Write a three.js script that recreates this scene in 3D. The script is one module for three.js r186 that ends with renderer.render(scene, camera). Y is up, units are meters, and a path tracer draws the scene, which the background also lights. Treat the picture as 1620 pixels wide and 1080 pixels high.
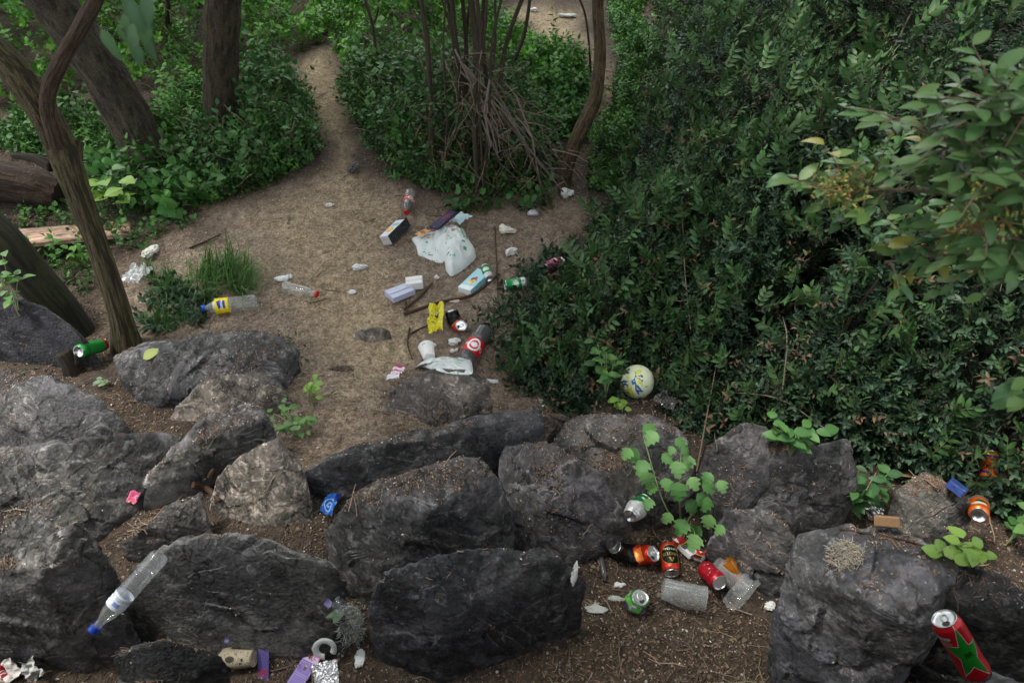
import * as THREE from 'three';
import { mergeGeometries, mergeVertices } from 'three/addons/utils/BufferGeometryUtils.js';
import { ConvexGeometry } from 'three/addons/geometries/ConvexGeometry.js';
import { RoundedBoxGeometry } from 'three/addons/geometries/RoundedBoxGeometry.js';

// ---------------------------------------------------------------- camera, sky, sun, exposure
const scene = new THREE.Scene();
const EYE = new THREE.Vector3(0, 2.48, 0), PITCH = Math.PI / 6, FOC = 1080, RISE = 0.268;      // looking 30 degrees down at a slope that climbs away by 15 degrees
const camera = new THREE.PerspectiveCamera(53.13, 1.5, 0.05, 120);
camera.position.copy(EYE);
camera.rotation.x = -PITCH;
camera.focus = 3.0;
camera.userData.fStop = 4.5;

// overcast summer sky: pale, a little brighter overhead
{
  const W = 256, H = 128, d = new Float32Array(W * H * 4);
  for (let y = 0; y < H; y++) for (let x = 0; x < W; x++) {
    const el = ((y + 0.5) / H - 0.5) * Math.PI, k = el > 0 ? (1 + 2 * Math.sin(el)) / 3 : 0.3;
    d.set([1.0 * k, 1.03 * k, 1.1 * k, 1], (y * W + x) * 4);
  }
  const t = new THREE.DataTexture(d, W, H, THREE.RGBAFormat, THREE.FloatType);
  t.mapping = THREE.EquirectangularReflectionMapping; t.magFilter = THREE.LinearFilter; t.needsUpdate = true;
  scene.background = t; scene.environment = t;
}
const sun = new THREE.DirectionalLight(new THREE.Color(1, 0.95, 0.86), 1.5);
sun.position.set(-7, 15, -4); sun.target.position.set(0, 0, -5);
sun.castShadow = true; sun.shadow.radius = 24;
Object.assign(sun.shadow.camera, { left: -14, right: 14, top: 14, bottom: -14, near: 1, far: 60 });
scene.add(sun, sun.target);
const renderer = new THREE.WebGLRenderer({ antialias: true });
renderer.toneMapping = THREE.LinearToneMapping;
renderer.toneMappingExposure = 3.0;
renderer.shadowMap.enabled = true;

// ---------------------------------------------------------------- helpers
function rng(s) { return () => { s = (s + 0x6D2B79F5) | 0; let t = Math.imul(s ^ (s >>> 15), 1 | s); t = (t + Math.imul(t ^ (t >>> 7), 61 | t)) ^ t; return ((t ^ (t >>> 14)) >>> 0) / 4294967296; }; }
const V = (x, y, z) => new THREE.Vector3(x, y, z), lerp = THREE.MathUtils.lerp, clamp = THREE.MathUtils.clamp, sstep = THREE.MathUtils.smoothstep;
const C = (r, g, b) => new THREE.Color().setRGB(r, g, b);
const hash = (x, y, z) => { let h = Math.imul(x, 374761393) + Math.imul(y, 668265263) + Math.imul(z, 2147483647 - 1274126177); h = Math.imul(h ^ (h >>> 13), 1274126177); return ((h ^ (h >>> 16)) >>> 0) / 4294967296; };
function noise(x, y, z) {
  const ix = Math.floor(x), iy = Math.floor(y), iz = Math.floor(z); let fx = x - ix, fy = y - iy, fz = z - iz;
  fx = fx * fx * (3 - 2 * fx); fy = fy * fy * (3 - 2 * fy); fz = fz * fz * (3 - 2 * fz);
  const l = (a, b, t) => a + (b - a) * t;
  return l(l(l(hash(ix, iy, iz), hash(ix + 1, iy, iz), fx), l(hash(ix, iy + 1, iz), hash(ix + 1, iy + 1, iz), fx), fy),
    l(l(hash(ix, iy, iz + 1), hash(ix + 1, iy, iz + 1), fx), l(hash(ix, iy + 1, iz + 1), hash(ix + 1, iy + 1, iz + 1), fx), fy), fz);
}
const fbm = (x, y, z, o = 4) => { let s = 0, a = 0.5, n = 0; for (let i = 0; i < o; i++) { s += a * noise(x, y, z); n += a; a *= 0.5; x = x * 2.03 + 17.1; y = y * 2.03 + 3.7; z = z * 2.03 + 9.2; } return s / n; };
// tileable 2-D fbm: period p cells at the first octave
function tnoise(x, y, p, s) {
  const ix = Math.floor(x), iy = Math.floor(y); let fx = x - ix, fy = y - iy; fx = fx * fx * (3 - 2 * fx); fy = fy * fy * (3 - 2 * fy);
  const h = (a, b) => hash(((a % p) + p) % p, ((b % p) + p) % p, s);
  return lerp(lerp(h(ix, iy), h(ix + 1, iy), fx), lerp(h(ix, iy + 1), h(ix + 1, iy + 1), fx), fy);
}
const tfbm = (u, v, p, s, o = 5) => { let r = 0, a = 0.5, n = 0; for (let i = 0; i < o; i++) { r += a * tnoise(u * p, v * p, p, s + i); n += a; a *= 0.55; p *= 2; } return r / n; };

function dataTex(size, f, srgb = false) {          // f(u, v) -> [r, g, b] (0..1)
  const d = new Uint8Array(size * size * 4);
  for (let y = 0; y < size; y++) for (let x = 0; x < size; x++) {
    const c = f((x + 0.5) / size, (y + 0.5) / size), o = (y * size + x) * 4;
    for (let k = 0; k < 3; k++) d[o + k] = clamp(c[k], 0, 1) * 255; d[o + 3] = 255;
  }
  const t = new THREE.DataTexture(d, size, size); t.wrapS = t.wrapT = THREE.RepeatWrapping; t.magFilter = THREE.LinearFilter;
  if (srgb) t.colorSpace = THREE.SRGBColorSpace; t.needsUpdate = true; return t;
}
function print(w, h, draw) {                        // flat print: lettering and graphics on labels and wrappers
  const c = document.createElement('canvas'); c.width = w; c.height = h; const g = c.getContext('2d'); draw(g, w, h); const r = rng(w * 7 + h); for (let i = 0; i < 90; i++) { g.fillStyle = ['rgba(70,56,42,0.35)', 'rgba(150,135,115,0.3)', 'rgba(40,34,28,0.3)'][i % 3]; g.beginPath(); g.ellipse(r() * w, r() * h, w * 0.012 * r() * (i % 9 ? 1 : 3), h * 0.014 * r() * (i % 7 ? 1 : 3), r() * 3, 0, 6.3); g.fill(); }   /* dried mud and scuffs */
  const t = new THREE.CanvasTexture(c); t.colorSpace = THREE.SRGBColorSpace; t.wrapS = THREE.RepeatWrapping; return t;
}
const std = (color, roughness = 0.8, more = {}) => new THREE.MeshStandardMaterial({ color, roughness, side: THREE.DoubleSide, ...more });
const phy = (color, roughness = 0.8, more = {}) => new THREE.MeshPhysicalMaterial({ color, roughness, side: THREE.DoubleSide, ...more });

const taken = new Map();
const numbered = (n) => { const k = taken.get(n) ?? 0; taken.set(n, k + 1); return k ? n + '_' + String(k).padStart(3, '0') : n; };
function tag(o, label, category, group) { o.userData.label = label; o.userData.category = category; if (group) o.userData.group = group; return o; }
function part(name, geometry, material, parent) { const m = new THREE.Mesh(geometry, material); m.name = name; m.castShadow = m.receiveShadow = true; parent.add(m); return m; }
function single(name, geometry, material, label, category, group) { const m = part(numbered(name), geometry, material, scene); if (label) tag(m, label, category, group); return m; }
function thing(name, label, category, pos, group) { const g = new THREE.Group(); g.name = numbered(name); if (pos) g.position.copy(pos); scene.add(g); return tag(g, label, category, group); }
function structure(name, geometry, material) { const m = part(name, geometry, material, scene); m.userData.kind = 'structure'; return m; }
function copies(name, geometry, material, matrices, colors, parent) {       // many small pieces: one part of the kind stuff
  const m = new THREE.InstancedMesh(geometry, material, matrices.length); m.name = name; m.castShadow = m.receiveShadow = true;
  matrices.forEach((x, i) => { m.setMatrixAt(i, x); if (colors) m.setColorAt(i, colors[i]); });
  m.userData.kind = 'stuff'; parent.add(m); return m;
}
const UP = V(0, 1, 0), Q = () => new THREE.Quaternion();
const frame = (p, q, s) => new THREE.Matrix4().compose(p, q, typeof s === 'number' ? V(s, s, s) : s);
function aim(dir, roll) { return Q().setFromUnitVectors(UP, dir.clone().normalize()).multiply(Q().setFromAxisAngle(UP, roll)); }

// ---------------------------------------------------------------- surveyed positions: sight lines of the photograph met with the ground
function sight(px, py) { const u = (px - 810) / FOC, v = (py - 540) / FOC, s = Math.sin(PITCH), c = Math.cos(PITCH); return V(u, -(s + v * c), -(c - v * s)); }
const at = (px, py, h = 0) => { const d = sight(px, py); return d.multiplyScalar((h - EYE.y) / (d.y + RISE * d.z)).add(EYE); };      // where it meets the slope, or a height h above it
const far = (px, py, dist) => { const d = sight(px, py); return d.multiplyScalar(-dist / d.z).add(EYE); };                          // where it is dist metres out

// terrain: a slope that climbs away, soil heaped between the boulders
function G(x, z) {
  const d = -z;
  let h = RISE * Math.max(d, 0) + 0.05 * (fbm(x * 0.7 + 5, z * 0.7, 1.5, 3) - 0.5) + 0.03 * (fbm(x * 3, z * 3, 4.2, 3) - 0.5) + 0.014 * (noise(x * 14, z * 14, 2) - 0.5);
  h += 0.1 * sstep(-0.1 - x, 0, 0.4) * sstep(d, 1.5, 1.9) * (1 - sstep(d, 2.4, 2.9));
  h += 0.25 * sstep(Math.abs(x + 0.4) - 1.2 - 0.12 * d, 0, 2.5) * sstep(d, 3, 6) + 3 * sstep(Math.abs(x), 8, 30);
  return h;
}
const pxm = (py) => 2.395 / (0.7071 * (1 + (py - 540) / FOC)) / FOC;         // metres that one column spans where a row meets the slope
function gnd(px, py, off = 0) {                       // where it meets the terrain
  const d = sight(px, py), p = V(0, 0, 0); let a = 0, b = 0;
  for (b = 0.6; b < 60; b += 0.1 + b * 0.02) { p.copy(EYE).addScaledVector(d, b); if (p.y < G(p.x, p.z) + off) break; a = b; }
  for (let i = 0; i < 24; i++) { const m = (a + b) / 2; p.copy(EYE).addScaledVector(d, m); if (p.y < G(p.x, p.z) + off) b = m; else a = m; }
  return p;
}

// ---------------------------------------------------------------- ground
const inPoly = (poly, x, z) => { let c = false; for (let i = 0, j = poly.length - 1; i < poly.length; j = i++) { const [xi, zi] = poly[i], [xj, zj] = poly[j]; if ((zi > z) !== (zj > z) && x < ((xj - xi) * (z - zi)) / (zj - zi) + xi) c = !c; } return c; };
const edgeDist = (poly, x, z) => { let m = 1e9; for (let i = 0, j = poly.length - 1; i < poly.length; j = i++) { const [ax, az] = poly[j], [bx, bz] = poly[i], dx = bx - ax, dz = bz - az, t = clamp(((x - ax) * dx + (z - az) * dz) / (dx * dx + dz * dz), 0, 1); m = Math.min(m, Math.hypot(x - ax - t * dx, z - az - t * dz)); } return m; };
const signed = (poly, x, z) => edgeDist(poly, x, z) * (inPoly(poly, x, z) ? 1 : -1);
const outline = (pts) => pts.map(([a, b]) => { const p = gnd(a, b); return [p.x, p.z]; });
const pathPoly = outline([[470, 98], [482, 170], [508, 235], [470, 310], [390, 345], [420, 430], [480, 520], [505, 600], [500, 680], [560, 690], [615, 640], [690, 590], [700, 520], [640, 470], [640, 400], [640, 345], [600, 290], [572, 220], [532, 150], [515, 78]]);
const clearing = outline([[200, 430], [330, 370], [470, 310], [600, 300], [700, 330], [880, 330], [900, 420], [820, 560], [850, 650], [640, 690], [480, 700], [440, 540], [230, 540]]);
const bankPoly = outline([[790, 20], [850, 5], [925, 10], [965, 130], [1005, 150], [990, 205], [950, 195], [905, 80], [840, 85]]);
const sand = (x, z) => { const n = 0.5 * (fbm(x * 2.2, z * 2.2, 7, 4) - 0.5); return clamp(Math.max(sstep(signed(pathPoly, x, z) + n, -0.08, 0.22), sstep(signed(bankPoly, x, z) + n, -0.1, 0.3)), 0, 1) * (0.45 + 0.75 * fbm(x * 3.1, z * 3.1, 2, 4)); };
{
  const xs = [], zs = [];
  for (let i = -170; i <= 170; i++) { const t = i / 170; xs.push(4.6 * t + 30 * Math.sign(t) * Math.pow(Math.abs(t), 5)); }
  for (let i = 0; i <= 320; i++) { const t = i / 320; zs.push(1.5 - 9 * t - 30 * Math.pow(t, 6)); }
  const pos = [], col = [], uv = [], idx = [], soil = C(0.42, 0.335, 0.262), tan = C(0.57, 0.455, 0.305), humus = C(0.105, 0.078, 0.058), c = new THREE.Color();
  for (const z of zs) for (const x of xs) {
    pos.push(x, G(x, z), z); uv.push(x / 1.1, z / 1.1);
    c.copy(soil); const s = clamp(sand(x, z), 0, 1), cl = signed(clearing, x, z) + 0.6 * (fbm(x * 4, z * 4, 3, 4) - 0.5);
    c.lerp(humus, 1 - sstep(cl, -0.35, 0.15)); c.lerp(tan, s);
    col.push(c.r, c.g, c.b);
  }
  const n = xs.length;
  for (let j = 0; j < zs.length - 1; j++) for (let i = 0; i < n - 1; i++) { const a = j * n + i; idx.push(a, a + 1, a + n, a + 1, a + n + 1, a + n); }
  const g = new THREE.BufferGeometry(); g.setAttribute('position', new THREE.Float32BufferAttribute(pos, 3)); g.setAttribute('color', new THREE.Float32BufferAttribute(col, 3)); g.setAttribute('uv', new THREE.Float32BufferAttribute(uv, 2)); g.setIndex(idx); g.computeVertexNormals();
  const tex = dataTex(1024, (u, v) => { const a = tfbm(u, v, 26, 11, 6), b = tfbm(u, v, 110, 31, 3), k = 0.64 + 0.34 * (a - 0.5) + 0.5 * (b - 0.5), sp = tnoise(u * 300, v * 300, 300, 77); const w = sp > 0.93 ? 0.25 : sp < 0.08 ? -0.25 : 0; return [k + 0.14 + w, k + 0.12 + w, k + 0.1 + w]; }, true);
  const bump = dataTex(1024, (u, v) => { const a = tfbm(u, v, 40, 5, 6), b = tnoise(u * 250, v * 250, 250, 9); const k = 0.5 * a + 0.5 * b; return [k, k, k]; });
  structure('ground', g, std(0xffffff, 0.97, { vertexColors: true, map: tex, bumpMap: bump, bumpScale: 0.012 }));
}

// ---------------------------------------------------------------- stone slab the photograph is taken from: its lip shows at the lower edge, the gap under it is dark
const stoneTex = (seed, f) => dataTex(1024, (u, v) => f(u, v, seed), true);
const rockMaps = [100, 1300, 2600].map((sd) => stoneTex(sd, (u, v, s) => {
  const w = 0.06 * (tfbm(u, v, 5, s + 60, 3) - 0.5), a = tfbm(u + w, v + w, 4, s, 7), b = tfbm(u, v, 22, s + 20, 5), st = tfbm(u + w * 2, v, 3, s + 40, 3), streak = tnoise((u + w) * 6, (v + w * 3) * 90, 6, s + 9) * 0.5 + 0.5 * tfbm(u, v, 40, s + 3, 4);
  const gr = tfbm(u, v, 110, s + 51, 3); let k = 0.42 + 0.26 * (a - 0.5) + 0.24 * (b - 0.5) + 0.1 * (streak - 0.5) + 0.26 * (gr - 0.5); const cr = Math.abs(tfbm(u + w, v - w, 5, s + 15, 5) - 0.5), vn = Math.abs(tfbm(u - w, v + w * 2, 4, s + 25, 5) - 0.5); k -= 0.16 * (1 - sstep(cr, 0.004, 0.02)); k += 0.2 * (1 - sstep(vn, 0.002, 0.009)) * sstep(b, 0.45, 0.6);
  const pale = sstep(a + 0.5 * (b - 0.5), 0.54, 0.66); k += 0.09 * pale; const scr = tnoise((u + w * 2) * 10, (v + w * 5) * 150, 150, s + 70); k += 0.22 * sstep(scr * tfbm(u, v, 12, s + 33, 3), 0.5, 0.6);
  const lich = sstep(tfbm(u, v, 44, s + 80, 5) + 0.25 * (st - 0.5), 0.66, 0.73); k += 0.2 * lich;
  const dark = sstep(tfbm(u, v, 9, s + 90, 6), 0.58, 0.66); k -= 0.1 * dark;
  return [k * (1.0 + 0.05 * (b - 0.5)), k * 0.985, k * (0.985 - 0.14 * (st - 0.45))];
})), rockMap = rockMaps[0];
const rockBump = dataTex(1024, (u, v) => { const w = 0.05 * (tfbm(u, v, 5, 160, 3) - 0.5); const k = 0.4 * tfbm(u, v, 14, 120, 7) + 0.35 * tfbm(u, v, 110, 220, 4) + 0.35 * Math.abs(tfbm(u + w, v + w, 6, 140, 5) - 0.5) * 2; return [k, k, k]; });
const tn2 = (x, y, px, py, s) => { const ix = Math.floor(x), iy = Math.floor(y); let fx = x - ix, fy = y - iy; fx = fx * fx * (3 - 2 * fx); fy = fy * fy * (3 - 2 * fy); const h = (a, b) => hash(((a % px) + px) % px, ((b % py) + py) % py, s); return lerp(lerp(h(ix, iy), h(ix + 1, iy), fx), lerp(h(ix, iy + 1), h(ix + 1, iy + 1), fx), fy); };
const barkTex = (seed, base, dark, moss) => dataTex(512, (u, v) => {      // long furrows between plates
  const w = 0.05 * (tfbm(u, v, 4, seed + 2, 3) - 0.5), f = 0.6 * tn2((u + w) * 22, v * 5, 22, 5, seed) + 0.4 * tn2((u - w) * 44, v * 11, 44, 11, seed + 1), f2 = tfbm(u + w, v, 18, seed + 8, 4), k = sstep(0.75 * f + 0.25 * f2, 0.3, 0.62), m = moss * sstep(tfbm(u, v, 4, seed + 30, 4), 0.48, 0.64), n = tfbm(u, v, 60, seed + 4, 3) - 0.5;
  return [0, 1, 2].map((i) => lerp(lerp(dark[i], base[i], k) * (1 + 0.6 * n), [0.25, 0.29, 0.08][i], m * (0.4 + 0.6 * f2)));
}, true);

const boulders = [];
function cubeSphere(n) {
  const pos = [], idx = []; let o = 0;
  for (const [a, b, c] of [[0, 1, 2], [1, 2, 0], [2, 0, 1]]) for (const s of [1, -1]) {
    for (let j = 0; j <= n; j++) for (let i = 0; i <= n; i++) { const p = [0, 0, 0]; p[a] = Math.tan((i / n - 0.5) * 1.5707) * s; p[b] = Math.tan((j / n - 0.5) * 1.5707); p[c] = s; const l = Math.hypot(...p); pos.push(p[0] / l, p[1] / l, p[2] / l); }
    for (let j = 0; j < n; j++) for (let i = 0; i < n; i++) { const q = o + j * (n + 1) + i; idx.push(q, q + 1, q + n + 1, q + 1, q + n + 2, q + n + 1); }
    o += (n + 1) * (n + 1);
  }
  const g = new THREE.BufferGeometry(); g.setAttribute('position', new THREE.Float32BufferAttribute(pos, 3)); g.setIndex(idx); return mergeVertices(g, 1e-5);
}
const ball = { 40: cubeSphere(40), 56: cubeSphere(56) };
function boxUv(g, scale, ox, oy) {                   // uv in metres from the side each facet mostly faces
  const f = g.toNonIndexed(), p = f.attributes.position, nn = f.attributes.normal, uv = new Float32Array(p.count * 2);
  for (let i = 0; i < p.count; i += 3) {
    let nx = 0, ny = 0, nz = 0; for (let k = 0; k < 3; k++) { nx += nn.getX(i + k); ny += nn.getY(i + k); nz += nn.getZ(i + k); }
    nx = Math.abs(nx); ny = Math.abs(ny); nz = Math.abs(nz);
    for (let k = 0; k < 3; k++) { const x = p.getX(i + k), y = p.getY(i + k), z = p.getZ(i + k); const [a, b] = ny * 1.15 > nx && ny * 1.15 > nz ? [x, z] : nx > nz ? [z, y] : [x, y]; uv[(i + k) * 2] = a / scale + ox; uv[(i + k) * 2 + 1] = b / scale + oy; }
  }
  f.setAttribute('uv', new THREE.BufferAttribute(uv, 2)); return f;
}
// broken facets: each cell of the stone is a tilted plane of its own
function facet(x, y, z, s) {
  const ix = Math.floor(x), iy = Math.floor(y), iz = Math.floor(z); let best = 9, v = 0;
  for (let a = -1; a <= 1; a++) for (let b = -1; b <= 1; b++) for (let c = -1; c <= 1; c++) {
    const cx = ix + a, cy = iy + b, cz = iz + c, fx = cx + hash(cx, cy, cz + s), fy = cy + hash(cx + 71, cy, cz + s), fz = cz + hash(cx, cy + 53, cz + s), dx = x - fx, dy = y - fy, dz = z - fz, d = dx * dx + dy * dy + dz * dz;
    if (d < best) { best = d; v = dx * (hash(cx, cy, cz + s + 11) - 0.5) + dy * (hash(cx, cy, cz + s + 23) - 0.5) + dz * (hash(cx, cy, cz + s + 37) - 0.5) + 0.35 * (hash(cx, cy, cz + s + 41) - 0.5); }
  }
  return v;
}
// a boulder: the hull of surveyed corners [column, row, height], its edges worn, split along its bedding
function boulder(label, pts, { tint = [0.55, 0.55, 0.58], rough = 1, bed = [0.3, 1, 0.2], sharp = 34, chips = 14, n = 40, seed = 1, group } = {}) {
  const P = pts.map(([x, y, h]) => at(x, y, h * 0.85)), c = V(0, 0, 0); P.forEach((p) => c.add(p)); c.divideScalar(P.length);
  const all = [...P]; P.forEach((p) => all.push(V(lerp(p.x, c.x, 0.12), RISE * -p.z - 0.12, lerp(p.z, c.z, 0.12))));
  const box = new THREE.Box3().setFromPoints(all), mid = box.getCenter(V()), half = box.getSize(V()).multiplyScalar(0.5);
  const hull = new ConvexGeometry(all.map((p) => p.clone().sub(mid))), hp = hull.attributes.position, planes = [];
  for (let i = 0; i < hp.count; i += 3) {
    const a = V().fromBufferAttribute(hp, i), b = V().fromBufferAttribute(hp, i + 1), d = V().fromBufferAttribute(hp, i + 2), nr = b.clone().sub(a).cross(d.clone().sub(a));
    if (nr.length() < 1e-7) continue; nr.normalize(); const k = nr.dot(a); if (k > 0.004 && !planes.some((q) => q.n.dot(nr) > 0.9995 && Math.abs(q.k - k) < 1e-3)) planes.push({ n: nr, k });
  }
  { const r = rng(seed * 97 + 5), w = V(); for (let i = 0; i < chips; i++) { w.set(r() - 0.5, r() * 0.9 - 0.15, r() - 0.5).normalize(); let k = 0; for (const p of all) k = Math.max(k, p.clone().sub(mid).dot(w)); planes.push({ n: w.clone(), k: k * (0.86 + 0.1 * r()) }); } }
  const src = ball[n], g = src.clone(), pos = g.attributes.position, d = V(), bd = V(...bed).normalize(), amp = 0.012 * rough * Math.min(1.6, half.length() / 0.3), sx = seed * 13.7;
  for (let i = 0; i < pos.count; i++) {
    d.fromBufferAttribute(pos, i).multiply(half).normalize();
    let s = 0; for (const q of planes) { const t = q.n.dot(d) / q.k; if (t > 0) s += Math.pow(t, sharp); }
    let r = 1.14 * Math.pow(s, -1 / sharp); const x = d.x * r, y = d.y * r, z = d.z * r;
    const wx = x + sx + 0.06 * (noise(x * 7 + sx, y * 7, z * 7) - 0.5), lay = (bd.x * x + bd.y * y + bd.z * z) * 16 + 2.2 * fbm(x * 3 + sx, y * 3, z * 3, 3);
    const step = lay - Math.floor(lay); const ledge = (sstep(step, 0.0, 0.75) - 0.5) * (0.4 + 1.2 * noise(Math.floor(lay) * 3.1, sx, 0.5)) * sstep(fbm(x * 4 + sx, z * 4, y * 4, 2), 0.35, 0.6);
    const big = fbm(wx * 4.2, y * 4.2, z * 4.2, 3) - 0.5, mid2 = Math.abs(fbm(wx * 9, y * 9 + 3, z * 9, 4) - 0.5), fine = fbm(x * 34 + sx, y * 34, z * 34, 3) - 0.5;
    r += amp * (1.7 * facet(wx * 6.5, y * 6.5, z * 6.5, seed) + 0.4 * facet(x * 15 + sx, y * 15, z * 15, seed + 7) + 1.7 * big + 0.5 * ledge - 1.9 * mid2 + 0.35 * fine);
    pos.setXYZ(i, d.x * r, d.y * r, d.z * r);
  }
  g.computeVertexNormals();
  const f = boxUv(g, 0.9, seed * 0.37, seed * 0.71);
  const m = single('boulder', f, std(C(...tint.map((q) => q * 1.22)), 0.88, { map: rockMaps[seed % 3], bumpMap: rockBump, bumpScale: 0.01 }), label, 'boulder', group ?? 'boulders piled along the foot of the slab');
  m.position.copy(mid); m.updateMatrixWorld(); boulders.push(m); return m;
}
const GREY = [0.45, 0.445, 0.45], DARK = [0.27, 0.27, 0.28], TAN = [0.9, 0.8, 0.73], WARM = [0.66, 0.59, 0.52], PINK = [0.52, 0.48, 0.49];
boulder('broad flat grey boulder with swirled bedding below the forked tree', [[186, 560, 0.2], [215, 543, 0.24], [300, 532, 0.26], [400, 522, 0.28], [466, 548, 0.22], [430, 592, 0.24], [310, 602, 0.26], [262, 648, 0.1], [228, 648, 0.06], [205, 606, 0.16]], { tint: GREY, seed: 1, bed: [1, 0.4, 0.3], n: 56 });
boulder('brownish grey boulder tucked under the broad flat one', [[275, 664, 0.12], [312, 606, 0.26], [425, 590, 0.3], [452, 608, 0.28], [476, 650, 0.1], [440, 664, 0.1], [340, 676, 0.1]], { tint: WARM, seed: 2 });
boulder('long slanting loaf-shaped boulder with litter wedged under its lower side', [[222, 790, 0.2], [238, 745, 0.3], [320, 666, 0.4], [405, 637, 0.42], [424, 664, 0.38], [420, 702, 0.2], [340, 742, 0.2], [255, 792, 0.12]], { tint: [0.58, 0.56, 0.55], seed: 3, bed: [0.6, 0.5, 0.6], n: 56 });
boulder('pyramid-shaped grey boulder with ochre stains at the left edge', [[-70, 690, 0.1], [-20, 655, 0.2], [56, 594, 0.42], [118, 610, 0.4], [160, 650, 0.28], [206, 690, 0.12], [140, 704, 0.12], [60, 716, 0.12], [-40, 720, 0.1]], { tint: GREY, seed: 4, n: 56 });
boulder('huge smooth grey boulder below the pyramid-shaped one', [[-110, 780, 0.3], [-20, 716, 0.42], [60, 704, 0.44], [200, 694, 0.34], [276, 688, 0.26], [242, 738, 0.22], [215, 790, 0.16], [160, 836, 0.14], [100, 872, 0.14], [0, 882, 0.16], [-90, 880, 0.2]], { tint: GREY, seed: 5, n: 56, rough: 0.8 });
boulder('low dark stone at the left edge above the pyramid-shaped boulder', [[-60, 620, 0.1], [-30, 590, 0.16], [30, 586, 0.2], [48, 600, 0.18], [20, 630, 0.06], [-30, 660, 0.05]], { tint: DARK, seed: 6 });
boulder('dark slab leaning beside the mossy trunk at the left edge', [[-60, 470, 0.42], [0, 462, 0.45], [45, 472, 0.42], [120, 528, 0.26], [156, 562, 0.1], [70, 566, 0.06], [0, 545, 0.08], [-60, 540, 0.1]], { tint: [0.17, 0.17, 0.19], seed: 7, rough: 0.6 });
boulder('pale tan boulder with a litter-filled hollow and two sticks at its shoulder', [[330, 815, 0.1], [346, 765, 0.24], [372, 724, 0.36], [420, 698, 0.42], [452, 704, 0.42], [476, 745, 0.34], [487, 800, 0.2], [470, 858, 0.05], [400, 864, 0.05], [340, 838, 0.06]], { tint: TAN, seed: 8, n: 56, bed: [1, 0.1, 0.2] });
boulder('small pale-streaked stone above the plastic water bottle', [[196, 855, 0.2], [240, 818, 0.26], [275, 790, 0.3], [312, 778, 0.32], [326, 822, 0.22], [285, 855, 0.14], [228, 876, 0.12]], { tint: [0.58, 0.55, 0.52], seed: 9, rough: 1.5 });
boulder('big layered block under the plastic water bottle', [[210, 905, 0.4], [268, 868, 0.5], [300, 846, 0.53], [420, 858, 0.53], [520, 882, 0.5], [528, 905, 0.46], [512, 992, 0.12], [470, 1040, 0.02], [380, 1018, 0.06], [215, 990, 0.12], [196, 940, 0.3]], { tint: [0.46, 0.46, 0.45], seed: 10, n: 56, bed: [0.15, 1, 0.35], rough: 1.25 });
boulder('dark stone at the lower edge below the layered block', [[182, 1056, 0.25], [196, 1026, 0.32], [270, 1010, 0.36], [345, 1038, 0.26], [340, 1075, 0.12], [260, 1110, 0.1], [190, 1110, 0.12]], { tint: [0.26, 0.28, 0.29], seed: 11 });
boulder('sharp-ridged wedge of rock at the lower left edge', [[-60, 930, 0.45], [60, 886, 0.52], [118, 838, 0.62], [150, 880, 0.5], [182, 935, 0.32], [135, 985, 0.15], [85, 1015, 0.1], [0, 1020, 0.15], [-60, 1010, 0.2], [62, 920, 0.52]], { tint: [0.48, 0.465, 0.46], seed: 12, n: 56, sharp: 60, chips: 3 });
boulder('thin upright sliver of stone beside the blue bottle cap', [[146, 1020, 0.12], [160, 978, 0.24], [196, 968, 0.28], [198, 1005, 0.16], [178, 1022, 0.1]], { tint: GREY, seed: 13 });
boulder('great rounded boulder in the middle with a dark split side', [[524, 855, 0.2], [560, 792, 0.42], [625, 746, 0.52], [700, 724, 0.54], [772, 738, 0.52], [800, 820, 0.32], [812, 884, 0.12], [690, 900, 0.12], [598, 958, 0.04], [548, 938, 0.06], [690, 800, 0.52]], { tint: [0.36, 0.36, 0.37], seed: 14, n: 56, bed: [1, 0.2, 0.5] });
boulder('long low boulder stretching behind the great rounded one', [[482, 752, 0.26], [492, 736, 0.32], [560, 706, 0.34], [700, 686, 0.34], [840, 642, 0.34], [850, 672, 0.3], [840, 700, 0.16], [790, 724, 0.14], [690, 745, 0.14], [600, 784, 0.12], [530, 800, 0.1], [500, 795, 0.1]], { tint: [0.27, 0.27, 0.285], seed: 15, n: 56, bed: [0.3, 0.8, 0.4] });
boulder('earthy brown rounded boulder under the flattened carrier bag', [[610, 632, 0.16], [640, 602, 0.24], [682, 584, 0.28], [750, 592, 0.27], [772, 618, 0.22], [778, 658, 0.06], [700, 690, 0.02], [628, 692, 0.02]], { tint: WARM, seed: 16, n: 56 });
boulder('grey-pink boulder with a straight pale seam to the right of the great rounded one', [[798, 722, 0.3], [832, 700, 0.38], [886, 704, 0.4], [948, 756, 0.36], [990, 822, 0.2], [986, 856, 0.06], [920, 886, 0.02], [880, 892, 0.03], [832, 860, 0.12], [802, 800, 0.22]], { tint: [0.46, 0.435, 0.45], seed: 17, n: 56, bed: [1, 0.1, 0.1] });
boulder('needle-strewn boulder in front of the ball', [[872, 694, 0.24], [892, 668, 0.3], [950, 662, 0.32], [1040, 654, 0.32], [1086, 702, 0.28], [1094, 760, 0.16], [1050, 815, 0.05], [985, 800, 0.14], [950, 752, 0.24], [890, 715, 0.2]], { tint: [0.4, 0.385, 0.38], seed: 18, n: 56 });
boulder('small earthy stone wedged between the long boulder and the needle-strewn one', [[846, 662, 0.18], [872, 652, 0.22], [898, 662, 0.2], [890, 690, 0.1], [862, 704, 0.06]], { tint: [0.4, 0.33, 0.27], seed: 19 });
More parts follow.
